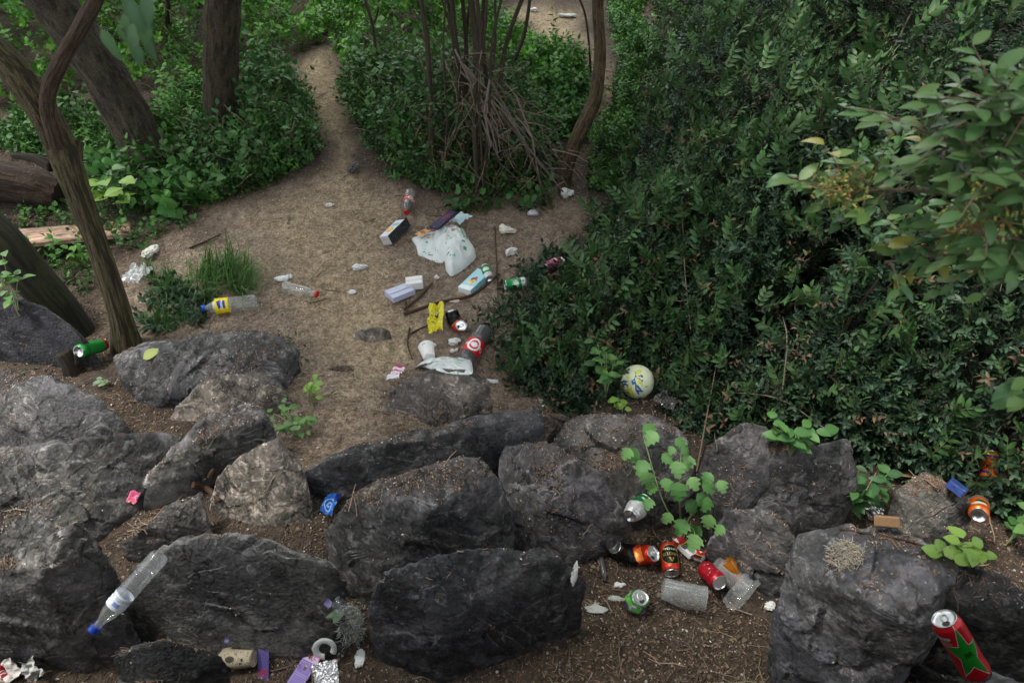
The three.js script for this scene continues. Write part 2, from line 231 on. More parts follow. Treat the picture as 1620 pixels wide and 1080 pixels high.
boulder('dark blunt-nosed boulder at the lower middle with a pale left face', [[592, 968, 0.25], [606, 928, 0.42], [652, 890, 0.54], [800, 870, 0.54], [880, 880, 0.48], [916, 938, 0.26], [905, 965, 0.14], [820, 1015, 0.02], [740, 1045, 0.0], [640, 1052, 0.02], [604, 1020, 0.08], [700, 985, 0.36]], { tint: [0.26, 0.265, 0.29], seed: 20, n: 56, bed: [0.7, 0.5, -0.5], rough: 1.2, sharp: 40 });
boulder('upright ridged block right of the sapling', [[1114, 722, 0.3], [1160, 696, 0.4], [1188, 664, 0.46], [1216, 676, 0.44], [1220, 760, 0.28], [1180, 815, 0.1], [1130, 850, 0.03], [1116, 790, 0.12]], { tint: [0.33, 0.32, 0.32], seed: 21, bed: [1, 0, 0.2] });
boulder('square-topped grey block under the overhanging dark shrub', [[1204, 734, 0.32], [1262, 716, 0.38], [1340, 690, 0.42], [1350, 770, 0.24], [1305, 825, 0.08], [1205, 820, 0.12]], { tint: [0.35, 0.345, 0.345], seed: 22 });
boulder('low cracked boulder beside the clear plastic tumblers', [[1128, 860, 0.1], [1150, 808, 0.24], [1206, 800, 0.3], [1248, 846, 0.28], [1268, 880, 0.2], [1272, 922, 0.04], [1215, 938, 0.0], [1150, 890, 0.04]], { tint: [0.33, 0.325, 0.33], seed: 23, rough: 1.3 });
boulder('heavy furrowed boulder with a pale fluffy tuft beside the tall red can', [[1262, 882, 0.6], [1285, 842, 0.68], [1322, 828, 0.72], [1420, 842, 0.78], [1520, 882, 0.82], [1300, 925, 0.64], [1385, 968, 0.72], [1462, 965, 0.8], [1468, 1008, 0.6], [1440, 1048, 0.46], [1390, 1100, 0.28], [1320, 1095, 0.16], [1290, 1000, 0.3]], { tint: [0.37, 0.375, 0.4], seed: 24, n: 56, bed: [1, 0.3, 0.1], rough: 1.3 });
boulder('long rib of dark rock running to the right edge above the tall red can', [[1330, 832, 0.7], [1400, 836, 0.74], [1500, 876, 0.8], [1640, 945, 0.85], [1740, 1000, 0.8], [1660, 1080, 0.5], [1500, 990, 0.68], [1400, 905, 0.7]], { tint: [0.3, 0.305, 0.32], seed: 25, n: 56, bed: [0.5, 0.6, -0.6], rough: 1.2 });
boulder('dim stone behind the folded brown cardboard at the right', [[1424, 770, 0.26], [1470, 745, 0.32], [1532, 792, 0.3], [1528, 845, 0.14], [1444, 862, 0.12]], { tint: [0.29, 0.29, 0.27], seed: 26 });
boulder('small half-buried grey stone in the trodden clearing', [[556, 532, 0.0], [575, 519, 0.06], [612, 521, 0.06], [620, 536, 0.0], [590, 543, 0.0]], { tint: [0.62, 0.57, 0.5], seed: 27, rough: 0.4, group: 'small stones in the clearing' });
boulder('low earth-covered stone in the clearing left of the bag boulder', [[508, 600, 0.0], [525, 578, 0.06], [558, 580, 0.06], [566, 602, 0.0], [535, 612, 0.0]], { tint: [0.75, 0.58, 0.4], seed: 28, group: 'small stones in the clearing' });
boulder('flat grey stone lying below the earth-covered one', [[548, 690, 0.0], [565, 672, 0.05], [592, 668, 0.05], [586, 684, 0.01], [562, 700, 0.0]], { tint: [0.48, 0.47, 0.46], seed: 29, group: 'small stones in the clearing' });
boulder('dark hollowed stone behind the leafy sprout between the boulders', [[440, 700, 0.02], [455, 664, 0.12], [500, 660, 0.1], [520, 700, 0.0], [470, 715, 0.0]], { tint: [0.22, 0.21, 0.2], seed: 30 });

{ // slab and its supporting wall
  const level = (px, py, y) => { const d = sight(px, py); return d.multiplyScalar((y - EYE.y) / d.y).add(EYE); }, a = level(1000, 1081, 1.8), b = level(1700, 1071, 1.8), dir = b.clone().sub(a).setY(0).normalize(), back = V(-dir.z, 0, dir.x); if (back.z < 0) back.negate();
  const t = thing('stone_slab', 'pinkish stone slab edge along the lower right border', 'slab', a.clone().setY(0)); const TOP = a.y;
  const mk = (w, h, d, off, y) => { const g = new RoundedBoxGeometry(w, h, d, 4, 0.012), p = dir.clone().multiplyScalar(0.4).addScaledVector(back, off + d / 2); const m = boxUv(g, 0.5, 0.2, 0.3); m.applyMatrix4(new THREE.Matrix4().makeBasis(dir, UP, back)).translate(p.x, y, p.z); return m; };
  part('capstone', mk(7, 0.14, 2.2, 0, TOP - 0.07), std(C(0.75, 0.64, 0.58), 0.9, { map: rockMap, bumpMap: rockBump, bumpScale: 0.01 }), t);
  part('supporting_wall', mk(6.9, TOP + 0.3, 1.9, 0.12, TOP / 2 - 0.292), std(C(0.5, 0.47, 0.44), 0.92, { map: rockMap, bumpMap: rockBump, bumpScale: 0.02 }), t);
}

// what a sight line meets first: a boulder or the ground
const caster = new THREE.Raycaster();
function surf(px, py, off = 0) {
  caster.set(EYE, sight(px, py).normalize()); const hit = caster.intersectObjects(boulders, false)[0], g = gnd(px, py);
  if (hit && hit.point.distanceTo(EYE) < g.distanceTo(EYE)) { const nn = hit.face.normal.clone(); return { p: hit.point.clone().addScaledVector(nn, off), n: nn, rock: true }; }
  return { p: g.setY(g.y + off), n: V(0, 1, 0), rock: false };
}
const down = new THREE.Raycaster();
function topAt(x, z) { down.set(V(x, 3, z), V(0, -1, 0)); const h = down.intersectObjects(boulders, false)[0], g = G(x, z); return h && h.point.y > g ? { y: h.point.y, n: h.face.normal, rock: true } : { y: g, n: UP, rock: false }; }

// ---------------------------------------------------------------- plants
class Buf {
  constructor() { this.p = []; this.c = []; this.i = []; }
  // one leaf blade from a base point: along y, facing z, folded on its midrib and curled
  leaf(m, L, W, col, { fold = 0.22, curl = 0.25, wide = 0.45, rows = 4, lobes = 0, tip = 1 } = {}) {
    const b = this.p.length / 3, v = V(), cols = 3;
    for (let r = 0; r <= rows; r++) {
      const t = r / rows, e = wide < 0.5 ? Math.pow(t, Math.log(0.5) / Math.log(wide)) : t; let w = W * 0.5 * Math.pow(Math.sin(Math.PI * clamp(e * 0.97 + 0.015, 0, 1)), 0.85 * tip);
      if (lobes) w *= 1 + lobes * (r % 2 ? 0.42 : -0.34);
      const y = L * Math.sin(curl * t * 2) / (curl * 2 || 1), z = -L * (1 - Math.cos(curl * t * 2)) / (curl * 2 || 1);
      for (let k = 0; k < cols; k++) { const s = k - 1; v.set(s * w, y + (lobes && s ? (r % 2 ? 0.08 : -0.04) * L : 0), z + Math.abs(s) * w * fold).applyMatrix4(m); this.p.push(v.x, v.y, v.z); const q = k === 1 ? 1.12 : 1; this.c.push(col.r * q, col.g * q, col.b * q); }
    }
    for (let r = 0; r < rows; r++) for (let k = 0; k < 2; k++) { const a = b + r * 3 + k; if (r) this.i.push(a, a + 1, a + 4, a, a + 4, a + 3); else this.i.push(b + 1, a + 4, a + 3); }
    return this;
  }
  stem(a, b, r0, r1, col, sides = 4) {
    const o = this.p.length / 3, d = b.clone().sub(a).normalize(), u = Math.abs(d.y) < 0.9 ? V(0, 1, 0).cross(d).normalize() : V(1, 0, 0).cross(d).normalize(), w = d.clone().cross(u);
    for (const [q, r] of [[a, r0], [b, r1]]) for (let k = 0; k < sides; k++) { const f = (k / sides) * 6.2832, x = Math.cos(f) * r, y = Math.sin(f) * r; this.p.push(q.x + u.x * x + w.x * y, q.y + u.y * x + w.y * y, q.z + u.z * x + w.z * y); this.c.push(col.r, col.g, col.b); }
    for (let k = 0; k < sides; k++) { const n = (k + 1) % sides; this.i.push(o + k, o + n, o + sides + n, o + k, o + sides + n, o + sides + k); }
    return this;
  }
  done() { const g = new THREE.BufferGeometry(); g.setAttribute('position', new THREE.Float32BufferAttribute(this.p, 3)); g.setAttribute('color', new THREE.Float32BufferAttribute(this.c, 3)); g.setIndex(this.i); g.computeVertexNormals(); return g; }
}
const M4 = (p, dir, roll, s = 1) => frame(p, aim(dir, roll), s);
const vary = (c, r, k = 0.3) => { const f = 1 + (r() - 0.5) * 2 * k; return C(c[0] * f * (1 + (r() - 0.5) * 0.3), c[1] * f, c[2] * f * (1 + (r() - 0.5) * 0.3)); };
const twigC = C(0.16, 0.12, 0.08), greenStem = C(0.12, 0.17, 0.06);
// a leafy shoot; pairs of leaves along a bent stem
function shoot(seed, { len = 0.2, pairs = 5, L = 0.042, W = 0.018, col, spread = 0.9, alt = false, bend = 0.35, stemC = twigC, odd, oddCol, planar = false, ...lf }) {
  const r = rng(seed), b = new Buf(), ax = V(r() - 0.5, 0, r() - 0.5).normalize(); let p = V(0, 0, 0), d = V(0, 1, 0);
  for (let k = 0; k <= pairs; k++) {
    const q = p.clone().addScaledVector(d, len / (pairs + 1)); b.stem(p, q, 0.0016, 0.0013, stemC, 3); p = q; d = d.clone().addScaledVector(ax, bend / pairs).normalize();
    const turn = planar ? (r() - 0.5) * 0.7 : k * 1.5708 + r() * 0.5, u = V(Math.cos(turn), 0, Math.sin(turn)), n = k === pairs ? 1 : alt ? 1 : 2, grow = (0.7 + 0.45 * Math.sin(Math.PI * (k + 0.8) / (pairs + 1.6))) * (0.85 + 0.3 * r());
    for (let s = 0; s < n; s++) {
      const o = u.clone().multiplyScalar(s ? -1 : 1), dir = k === pairs ? d.clone().addScaledVector(o, 0.25) : d.clone().addScaledVector(o, spread * (0.8 + 0.5 * r())).normalize();
      const face = d.clone().addScaledVector(dir, -d.dot(dir)).normalize(), yy = dir.clone().normalize(), zz = planar ? V((r() - 0.5) * 0.5, 0, 1).addScaledVector(yy, -V(0, 0, 1).dot(yy)).normalize() : k === pairs ? o.clone().addScaledVector(yy, -o.dot(yy)).normalize() : face, xx = yy.clone().cross(zz).normalize(); if (planar) zz.crossVectors(xx, yy).normalize();
      const m = new THREE.Matrix4().makeBasis(xx, yy, zz).setPosition(p);
      b.leaf(m, L * grow, W * grow, odd && r() < odd ? vary(oddCol, r) : vary(col, r, 0.28), lf);
    }
  }
  return b.done();
}
const leafMat = (rough, trans, more = {}) => phy(0xffffff, rough, { vertexColors: true, transmission: trans, thickness: 0, specularIntensity: 0.7, ...more });
const glossy = leafMat(0.5, 0.14), soft = leafMat(0.55, 0.3, { specularIntensity: 0.45 }), dry = std(0xffffff, 0.9, { vertexColors: true });
const DKG = [0.038, 0.082, 0.042], MIDG = [0.068, 0.19, 0.03], BRG = [0.105, 0.28, 0.03], YEL = [0.42, 0.4, 0.06], BRN = [0.28, 0.15, 0.06];  // MIDG and BRG raised: stronger light at the back put into leaf colour
const S = {
  privet: [1, 2, 3, 4].map((s) => shoot(s, { len: 0.2, pairs: 6, L: 0.046, W: 0.02, col: DKG, odd: 0.004, oddCol: YEL })),
  spray: [31, 32, 33].map((s) => shoot(s, { len: 0.14, pairs: 4, L: 0.05, W: 0.019, col: DKG, planar: true, bend: 0.6, spread: 1.1, odd: 0.004, oddCol: YEL, curl: 0.3 })),
  sprayLight: [34, 35].map((s) => shoot(s, { len: 0.13, pairs: 4, L: 0.048, W: 0.019, col: [0.055, 0.13, 0.04], planar: true, bend: 0.6, spread: 1.1, odd: 0.008, oddCol: YEL, curl: 0.3 })),
  dead: [41, 42].map((s) => shoot(s, { len: 0.22, pairs: 6, L: 0.04, W: 0.014, col: [0.17, 0.105, 0.06], spread: 1.2, curl: 0.7, fold: 0.5, alt: true })),
  privetLight: [5, 6].map((s) => shoot(s, { len: 0.18, pairs: 5, L: 0.042, W: 0.019, col: [0.042, 0.09, 0.044], odd: 0.008, oddCol: YEL })),
  broad: [7, 8, 9].map((s) => shoot(s, { len: 0.24, pairs: 4, L: 0.085, W: 0.055, col: BRG, alt: false, spread: 1.3, wide: 0.36, stemC: greenStem, fold: 0.12 })),
  nettle: [10, 11, 12].map((s) => shoot(s, { len: 0.3, pairs: 6, L: 0.06, W: 0.028, col: MIDG, spread: 1.5, wide: 0.35, stemC: greenStem, fold: 0.15, curl: 0.4 })),
  bramble: [13, 14, 15].map((s) => shoot(s, { len: 0.26, pairs: 4, L: 0.055, W: 0.04, col: [0.055, 0.15, 0.038], alt: true, spread: 1.4, stemC: twigC, odd: 0.014, oddCol: YEL })),
  weed: [16, 17, 18].map((s) => shoot(s, { len: 0.09, pairs: 4, L: 0.024, W: 0.011, col: [0.06, 0.15, 0.05], spread: 1.3, stemC: greenStem })),
  ivy: [19, 20].map((s) => shoot(s, { len: 0.22, pairs: 5, L: 0.06, W: 0.058, col: [0.07, 0.19, 0.04], alt: true, spread: 1.5, wide: 0.33, stemC: greenStem, odd: 0.1, oddCol: YEL, fold: 0.08 })),
};
// fill a plan outline with shoots up to a height field; edge(x, z) gives the distance inside the outer border
function thicket(root, name, poly, height, n, kinds, mat, seed, { deep = 0.65, scale = [0.8, 1.25], lean = 0.9, tint = 0.25, bias = null } = {}) {
  const r = rng(seed), lists = kinds.map(() => [[], []]), o = root.position, g0 = kinds.map((g) => S.spray.includes(g) || S.sprayLight.includes(g)); let x0 = 1e9, x1 = -1e9, z0 = 1e9, z1 = -1e9;
  for (const [x, z] of poly) { x0 = Math.min(x0, x); x1 = Math.max(x1, x); z0 = Math.min(z0, z); z1 = Math.max(z1, z); }
  for (let k = 0, guard = 0; k < n && guard < n * 30; guard++) {
    const x = lerp(x0, x1, r()), z = lerp(z0, z1, r()); if (!inPoly(poly, x, z)) continue;
    const H = height(x, z); if (H < 0.02) continue; if (bias && r() > bias(x, z)) continue;
    const e = 0.08, gx = height(x + e, z) - height(x - e, z), gz = height(x, z + e) - height(x, z - e), nn = V(-gx, 2 * e, -gz).normalize();
    const t = Math.pow(r(), 1.6) * deep, y = G(x, z) + H * (1 - t) - 0.05;
    const a = r() * 6.2832, dir = nn.clone().multiplyScalar(0.8).add(V(Math.cos(a) * lean, 0.35 + 0.3 * r(), Math.sin(a) * lean)).normalize(), s = lerp(scale[0], scale[1], r());
    const j = Math.floor(r() * kinds.length), f = 1 + (r() - 0.5) * 2 * tint;
    let q4;
    if (g0[j]) { const yv = V(Math.cos(a), 0.05 + 0.5 * r(), Math.sin(a)).addScaledVector(nn, 0.25).normalize(), zv = V((r() - 0.5) * 0.7, 1, (r() - 0.5) * 0.7); zv.addScaledVector(yv, -zv.dot(yv)).normalize(); q4 = Q().setFromRotationMatrix(new THREE.Matrix4().makeBasis(yv.clone().cross(zv), yv, zv)); } else q4 = aim(dir, r() * 6.28);
    lists[j][0].push(frame(V(x - o.x, y - o.y, z - o.z).addScaledVector(dir, -0.08 * s), q4, s)); lists[j][1].push(C(f * (1 + 0.25 * (r() - 0.5)), f, f * (1 + 0.2 * (r() - 0.5)))); k++;
  }
  kinds.forEach((g, j) => lists[j][0].length && copies(name, g, mat, lists[j][0], lists[j][1], root));
}
// tapered bent tube with furrows
function tube(pts, radii, { sides = 10, steps = 24, ridge = 0, freq = 9, seed = 1, knob = 0, uvr = 2, flare = 0 } = {}) {
  const curve = new THREE.CatmullRomCurve3(pts), pos = [], uv = [], idx = []; let prev = null, len = curve.getLength();
  for (let i = 0; i <= steps; i++) {
    const t = i / steps, c = curve.getPoint(t), d = curve.getTangent(t).normalize();
    const u = prev ? prev.clone().addScaledVector(d, -prev.dot(d)).normalize() : (Math.abs(d.y) < 0.9 ? V(0, 1, 0) : V(0, 0, 1)).cross(d).normalize(); prev = u; const w = d.clone().cross(u);
    const f = t * (radii.length - 1), k = Math.min(Math.floor(f), radii.length - 2), R = lerp(radii[k], radii[k + 1], f - k);
    for (let s = 0; s <= sides; s++) {
      const a = (s % sides) / sides * 6.2832, ca = Math.cos(a), sa = Math.sin(a);
      const fur = ridge ? ridge * (Math.abs(fbm(ca * freq * 0.5 + seed, sa * freq * 0.5, t * len * 2.2 + seed, 3) - 0.5) * 3 - 0.4) : 0, kn = knob ? knob * (noise(ca * 1.7 + seed, sa * 1.7, t * len * 4) - 0.5) : 0, fl = flare ? flare * Math.pow(1 - t, 10) * (1 + 0.5 * Math.sin(a * 5 + seed)) : 0;
      const q = R * (1 + kn + fl) + fur * R; pos.push(c.x + (u.x * ca + w.x * sa) * q, c.y + (u.y * ca + w.y * sa) * q, c.z + (u.z * ca + w.z * sa) * q); uv.push((s / sides) * uvr, t * len * 1.6);
    }
  }
  const m = sides + 1; for (let i = 0; i < steps; i++) for (let s = 0; s < sides; s++) { const a = i * m + s; idx.push(a, a + 1, a + m, a + 1, a + m + 1, a + m); }
  for (const [row, flip] of [[0, true], [steps, false]]) { const o = pos.length / 3, p = curve.getPoint(row / steps); pos.push(p.x, p.y, p.z); uv.push(0.5, 0.5); for (let s = 0; s < sides; s++) idx.push(...(flip ? [o, row * m + s + 1, row * m + s] : [o, row * m + s, row * m + s + 1])); }
  const g = new THREE.BufferGeometry(); g.setAttribute('position', new THREE.Float32BufferAttribute(pos, 3)); g.setAttribute('uv', new THREE.Float32BufferAttribute(uv, 2)); g.setIndex(idx); g.computeVertexNormals(); return g;
}
const rel = (root, pts) => pts.map((p) => p.clone().sub(root.position));
const barkA = barkTex(300, [0.36, 0.32, 0.27], [0.22, 0.19, 0.16], 0.12), barkB = barkTex(400, [0.47, 0.42, 0.34], [0.22, 0.19, 0.16], 0.35), barkC = barkTex(500, [0.42, 0.35, 0.29], [0.24, 0.19, 0.15], 0.0);
const bark = (t, c = C(1, 1, 1), b = 0.03) => std(c, 0.95, { map: t, bumpMap: t, bumpScale: b });

// crowns stand above the frame and shade the clearing
function crown(root, centre, radius, n, seed) {
  const r = rng(seed), ms = [], cs = [], o = root.position;
  const lumps = Array.from({ length: 14 }, () => [V((r() - 0.5) * 1.7 * radius.x, (r() - 0.5) * 1.5 * radius.y, (r() - 0.5) * 1.7 * radius.z).add(centre), 0.35 + 0.35 * r()]);
  for (let i = 0; i < n; i++) {
    const [c, k] = lumps[Math.floor(r() * lumps.length)], d = V(r() - 0.5, r() - 0.5, r() - 0.5).normalize().multiplyScalar(Math.cbrt(r()) * k), p = c.clone().add(d.multiply(radius));
    ms.push(frame(p.sub(o), aim(V(r() - 0.5, r() - 0.2, r() - 0.5), r() * 6), 2.2 + r())); cs.push(C(0.8 + 0.4 * r(), 1, 0.8 + 0.4 * r()));
  }
  copies('crown', S.broad[0], soft, ms, cs, root);
}
function limbs(root, from, centre, radius, mat, k, seed, r0) { const r = rng(seed); for (let i = 0; i < k; i++) { const to = centre.clone().add(V((r() - 0.5) * 1.6 * radius.x, (r() - 0.3) * radius.y, (r() - 0.5) * 1.6 * radius.z)), m = from.clone().lerp(to, 0.5).add(V(0, 0.3, 0)); part('limb', tube(rel(root, [from, m, to]), [r0, r0 * 0.6, r0 * 0.2], { sides: 7, steps: 8 }), mat, root); } }
{ // leaning thick trunk
  const base = gnd(228, 262), D = -base.z, t = thing('leaning_tree', 'thick dark trunk leaning steeply to the left behind the forked tree', 'tree', base, 'trees left of the path');
  const top = far(30, -70, D), up = top.clone().add(V(-1.2, 2.2, -0.2)), m = bark(barkA, C(0.52, 0.53, 0.5), 0.05);
  part('trunk', tube(rel(t, [base.clone().add(V(0.12, -0.25, 0.05)), far(218, 215, D), far(160, 110, D), far(95, 20, D), top, up]), [0.16, 0.135, 0.13, 0.13, 0.13, 0.11], { sides: 64, steps: 90, ridge: 0.15, freq: 22, seed: 3, uvr: 2, flare: 0.3 }), m, t);
  const cc = up.clone().add(V(-0.3, 2, 0)), cr = V(2.4, 1.6, 2.2); limbs(t, up, cc, cr, m, 5, 3, 0.1); crown(t, cc, cr, 200, 31);
}
{ // upright trunk
  const base = gnd(350, 214), D = -base.z, t = thing('upright_tree', 'straight upright trunk with furrowed bark left of the path', 'tree', base, 'trees left of the path');
  const top = far(353, -90, D), up = top.clone().add(V(0.1, 2.2, 0)), m = bark(barkA, C(0.6, 0.58, 0.53), 0.05);
  part('trunk', tube(rel(t, [base.clone().add(V(0, -0.25, 0)), far(349, 150, D), far(352, 30, D), top, up]), [0.12, 0.112, 0.11, 0.11, 0.1], { sides: 64, steps: 80, ridge: 0.15, freq: 22, seed: 7, uvr: 2, flare: 0.35 }), m, t);
  const cc = up.clone().add(V(0.3, 2, -0.6)), cr = V(2.2, 1.7, 2); limbs(t, up, cc, cr, m, 5, 5, 0.09); crown(t, cc, cr, 120, 33);
}
{ // forked tree in front
  const base = surf(197, 548).p, D = -base.z, t = thing('forked_tree', 'slender forked tree with a broken stub at the left front', 'tree', base);
  const m = bark(barkB, C(0.74, 0.7, 0.62), 0.03), fork = far(100, 238, D);
  const lt = far(-60, 40, D), mossy = bark(barkTex(620, [0.42, 0.38, 0.29], [0.2, 0.18, 0.13], 0.4), C(0.74, 0.71, 0.63), 0.03);
  part('trunk', tube(rel(t, [far(204, 560, D), far(190, 500, D), far(158, 400, D), far(122, 300, D), far(98, 236, D), far(72, 185, D), far(38, 132, D), far(0, 88, D), lt, lt.clone().add(V(-0.5, 0.9, 0))]), [0.062, 0.05, 0.046, 0.051, 0.06, 0.058, 0.06, 0.058, 0.055, 0.045], { sides: 44, steps: 110, ridge: 0.17, freq: 11, seed: 11, knob: 0.14, flare: 0.25, uvr: 2 }), mossy, t);
  const rt = far(160, -30, D - 0.1);
  part('limb', tube(rel(t, [far(112, 300, D + 0.02), far(96, 245, D - 0.02), far(78, 190, D - 0.06), far(74, 155, D - 0.07), far(94, 100, D - 0.1), far(128, 40, D - 0.1), rt, rt.clone().add(V(0.35, 0.9, 0))]), [0.03, 0.033, 0.03, 0.027, 0.028, 0.027, 0.025, 0.02], { sides: 32, steps: 70, ridge: 0.14, seed: 17, knob: 0.25 }), bark(barkC, C(0.62, 0.6, 0.56), 0.02), t);
  part('broken_stub', tube(rel(t, [far(112, 262, D), far(118, 240, D + 0.02), far(124, 222, D + 0.04)]), [0.036, 0.027, 0.022], { sides: 20, steps: 14, ridge: 0.5, seed: 19, knob: 0.6 }), m, t);
  part('snag', tube(rel(t, [far(84, 262, D), far(55, 250, D + 0.02), far(20, 246, D + 0.05)]), [0.03, 0.02, 0.012], { sides: 14, steps: 14, ridge: 0.3, seed: 23, knob: 0.5 }), bark(barkA, C(0.4, 0.38, 0.36)), t);
  const cc = V(base.x - 0.5, 5.2, base.z - 0.2), cr = V(1.5, 0.9, 1.3); limbs(t, lt.clone().add(V(-0.5, 0.9, 0)), cc, cr, m, 3, 9, 0.04); crown(t, cc, cr, 350, 37);
}
{ // bent tree at the right
  const base = gnd(893, 300), D = -base.z, t = thing('bent_tree', 'bent grey-brown trunk rising from the shrubs right of the path', 'tree', base);
  const top = far(946, -70, D + 0.3), up = top.clone().add(V(0.2, 2.5, 0)), m = bark(barkB, C(0.62, 0.53, 0.42), 0.02);
  part('trunk', tube(rel(t, [far(890, 320, D), far(898, 262, D), far(916, 212, D), far(940, 160, D + 0.1), far(949, 90, D + 0.2), far(946, 10, D + 0.3), top, up]), [0.04, 0.042, 0.045, 0.044, 0.037, 0.034, 0.034, 0.032], { sides: 36, steps: 60, ridge: 0.09, seed: 29, knob: 0.12 }), m, t);
  const cc = up.clone().add(V(1.9, 2, 0.8)), cr = V(2.2, 1.5, 2.2); limbs(t, up, cc, cr, m, 5, 11, 0.05); crown(t, cc, cr, 650, 41);
}
{ // unseen tall tree added past the right of the frame to shade the shrubs
  const base = V(4.6, G(4.6, -3.2), -3.2), t = thing('added_shade_tree', 'unseen tall tree added outside the right edge to shade the dark shrubs', 'tree', base);
  const m = bark(barkA, C(0.6, 0.58, 0.53), 0.04), up = V(4.4, 4.8, -3.2);
  part('trunk', tube(rel(t, [base.clone().add(V(0, -0.2, 0)), V(4.5, 2.6, -3.25), up]), [0.26, 0.22, 0.18], { sides: 24, steps: 24, ridge: 0.1, seed: 43 }), m, t);
  const cc = V(3.4, 6.4, -3.4), cr = V(2.6, 1.6, 2.8); limbs(t, up, cc, cr, m, 6, 13, 0.09); crown(t, cc, cr, 1500, 43);
}
{ // unseen tree added behind the viewer so its crown darkens the near ground
  const base = V(-1.9, -0.3, 3.2), t = thing('added_shade_tree', 'unseen broad tree added behind the viewpoint to darken the foreground', 'tree', base);
  const m = bark(barkA, C(0.55, 0.54, 0.5), 0.04), up = V(-1.6, 4.0, 2.9);
  part('trunk', tube(rel(t, [base, V(-1.8, 2, 3.1), up]), [0.28, 0.24, 0.2], { sides: 24, steps: 24, ridge: 0.1, seed: 47 }), m, t);
  const cc = V(-1.4, 5.2, 1.5), cr = V(2.6, 1.4, 2.1); limbs(t, up, cc, cr, m, 6, 15, 0.1); crown(t, cc, cr, 1700, 47);
}
{ // logs at the left
  const a = gnd(40, 322), t = thing('fallen_log', 'dark rotting log lying behind the forked tree at the left edge', 'log', a), D = -a.z;
  part('wood', tube(rel(t, [far(-120, 268, D), far(-20, 282, D), far(60, 298, D), far(96, 308, D)]), [0.125, 0.125, 0.115, 0.085], { sides: 30, steps: 40, ridge: 0.2, freq: 7, seed: 51, knob: 0.3 }), bark(barkC, C(0.33, 0.28, 0.25), 0.04), t);
  const b = gnd(110, 520), u = thing('mossy_trunk', 'thick mossy trunk leaning out of the left edge beside the dark slab', 'tree', b), E = -b.z;
  part('trunk', tube(rel(u, [far(140, 545, E), far(95, 490, E), far(45, 435, E), far(0, 385, E), far(-60, 330, E), far(-120, 270, E)]), [0.075, 0.085, 0.092, 0.098, 0.1, 0.1], { sides: 36, steps: 50, ridge: 0.1, seed: 53, knob: 0.1 }), bark(barkTex(720, [0.2, 0.2, 0.15], [0.1, 0.1, 0.08], 0.4), C(0.75, 0.75, 0.7), 0.02), u);
  const s = surf(112, 590).p, st = thing('broken_stump', 'short dark broken stump above the pyramid-shaped boulder', 'stump', s);
  part('wood', tube([V(0, -0.04, 0), V(0.005, 0.05, 0), V(-0.01, 0.11, 0)], [0.045, 0.038, 0.03], { sides: 18, steps: 12, ridge: 0.35, seed: 55, knob: 0.5 }), bark(barkA, C(0.4, 0.37, 0.34)), st);
  part('spur', tube([V(0.02, 0.03, 0), V(0.05, 0.06, 0), V(0.05, 0.1, 0)], [0.018, 0.014, 0.007], { sides: 10, steps: 8, ridge: 0.3, seed: 57 }), bark(barkA, C(0.4, 0.37, 0.34)), st);
  // split plank; a fleck of sun is put into its pale colour
  const c = gnd(120, 368, 0.06), pl = thing('sunlit_tone_plank', 'weathered split plank, its colour lightened as if sunlit, lying behind the forked tree', 'plank', c), p0 = gnd(22, 392, 0.06), p1 = gnd(205, 346, 0.06), dir = p1.clone().sub(p0).setY(0), g = new RoundedBoxGeometry(dir.length(), 0.06, 0.26, 8, 0.02);
  const w = boxUv(g, 0.6, 0, 0), pp = w.attributes.position; for (let i = 0; i < pp.count; i++) { const x = pp.getX(i), z = pp.getZ(i); pp.setY(i, pp.getY(i) * 0.6 + 0.05 * (noise(x * 7, z * 16, 2) - 0.5) + 0.02 * (noise(x * 3, z * 50, 2) - 0.5)); pp.setZ(i, z + 0.09 * (noise(x * 5, 1, 3) - 0.5)); pp.setX(i, x + 0.08 * (noise(z * 14, 4, 1) - 0.5)); }
  const grain = dataTex(512, (a1, b1) => { const w0 = 0.04 * (tfbm(a1, b1, 4, 3, 3) - 0.5), k = 0.66 + 0.28 * (tnoise(a1 * 4, (b1 + w0) * 40, 40, 5) - 0.5) + 0.6 * (tfbm(a1, b1, 10, 8, 5) - 0.5); return [k, k * 0.84, k * 0.74]; }, true);
  const pm = part('board', w, std(C(0.9, 0.86, 0.8), 0.9, { map: grain, bumpMap: grain, bumpScale: 0.01 }), pl); pm.rotation.y = Math.atan2(-dir.z, dir.x);
}
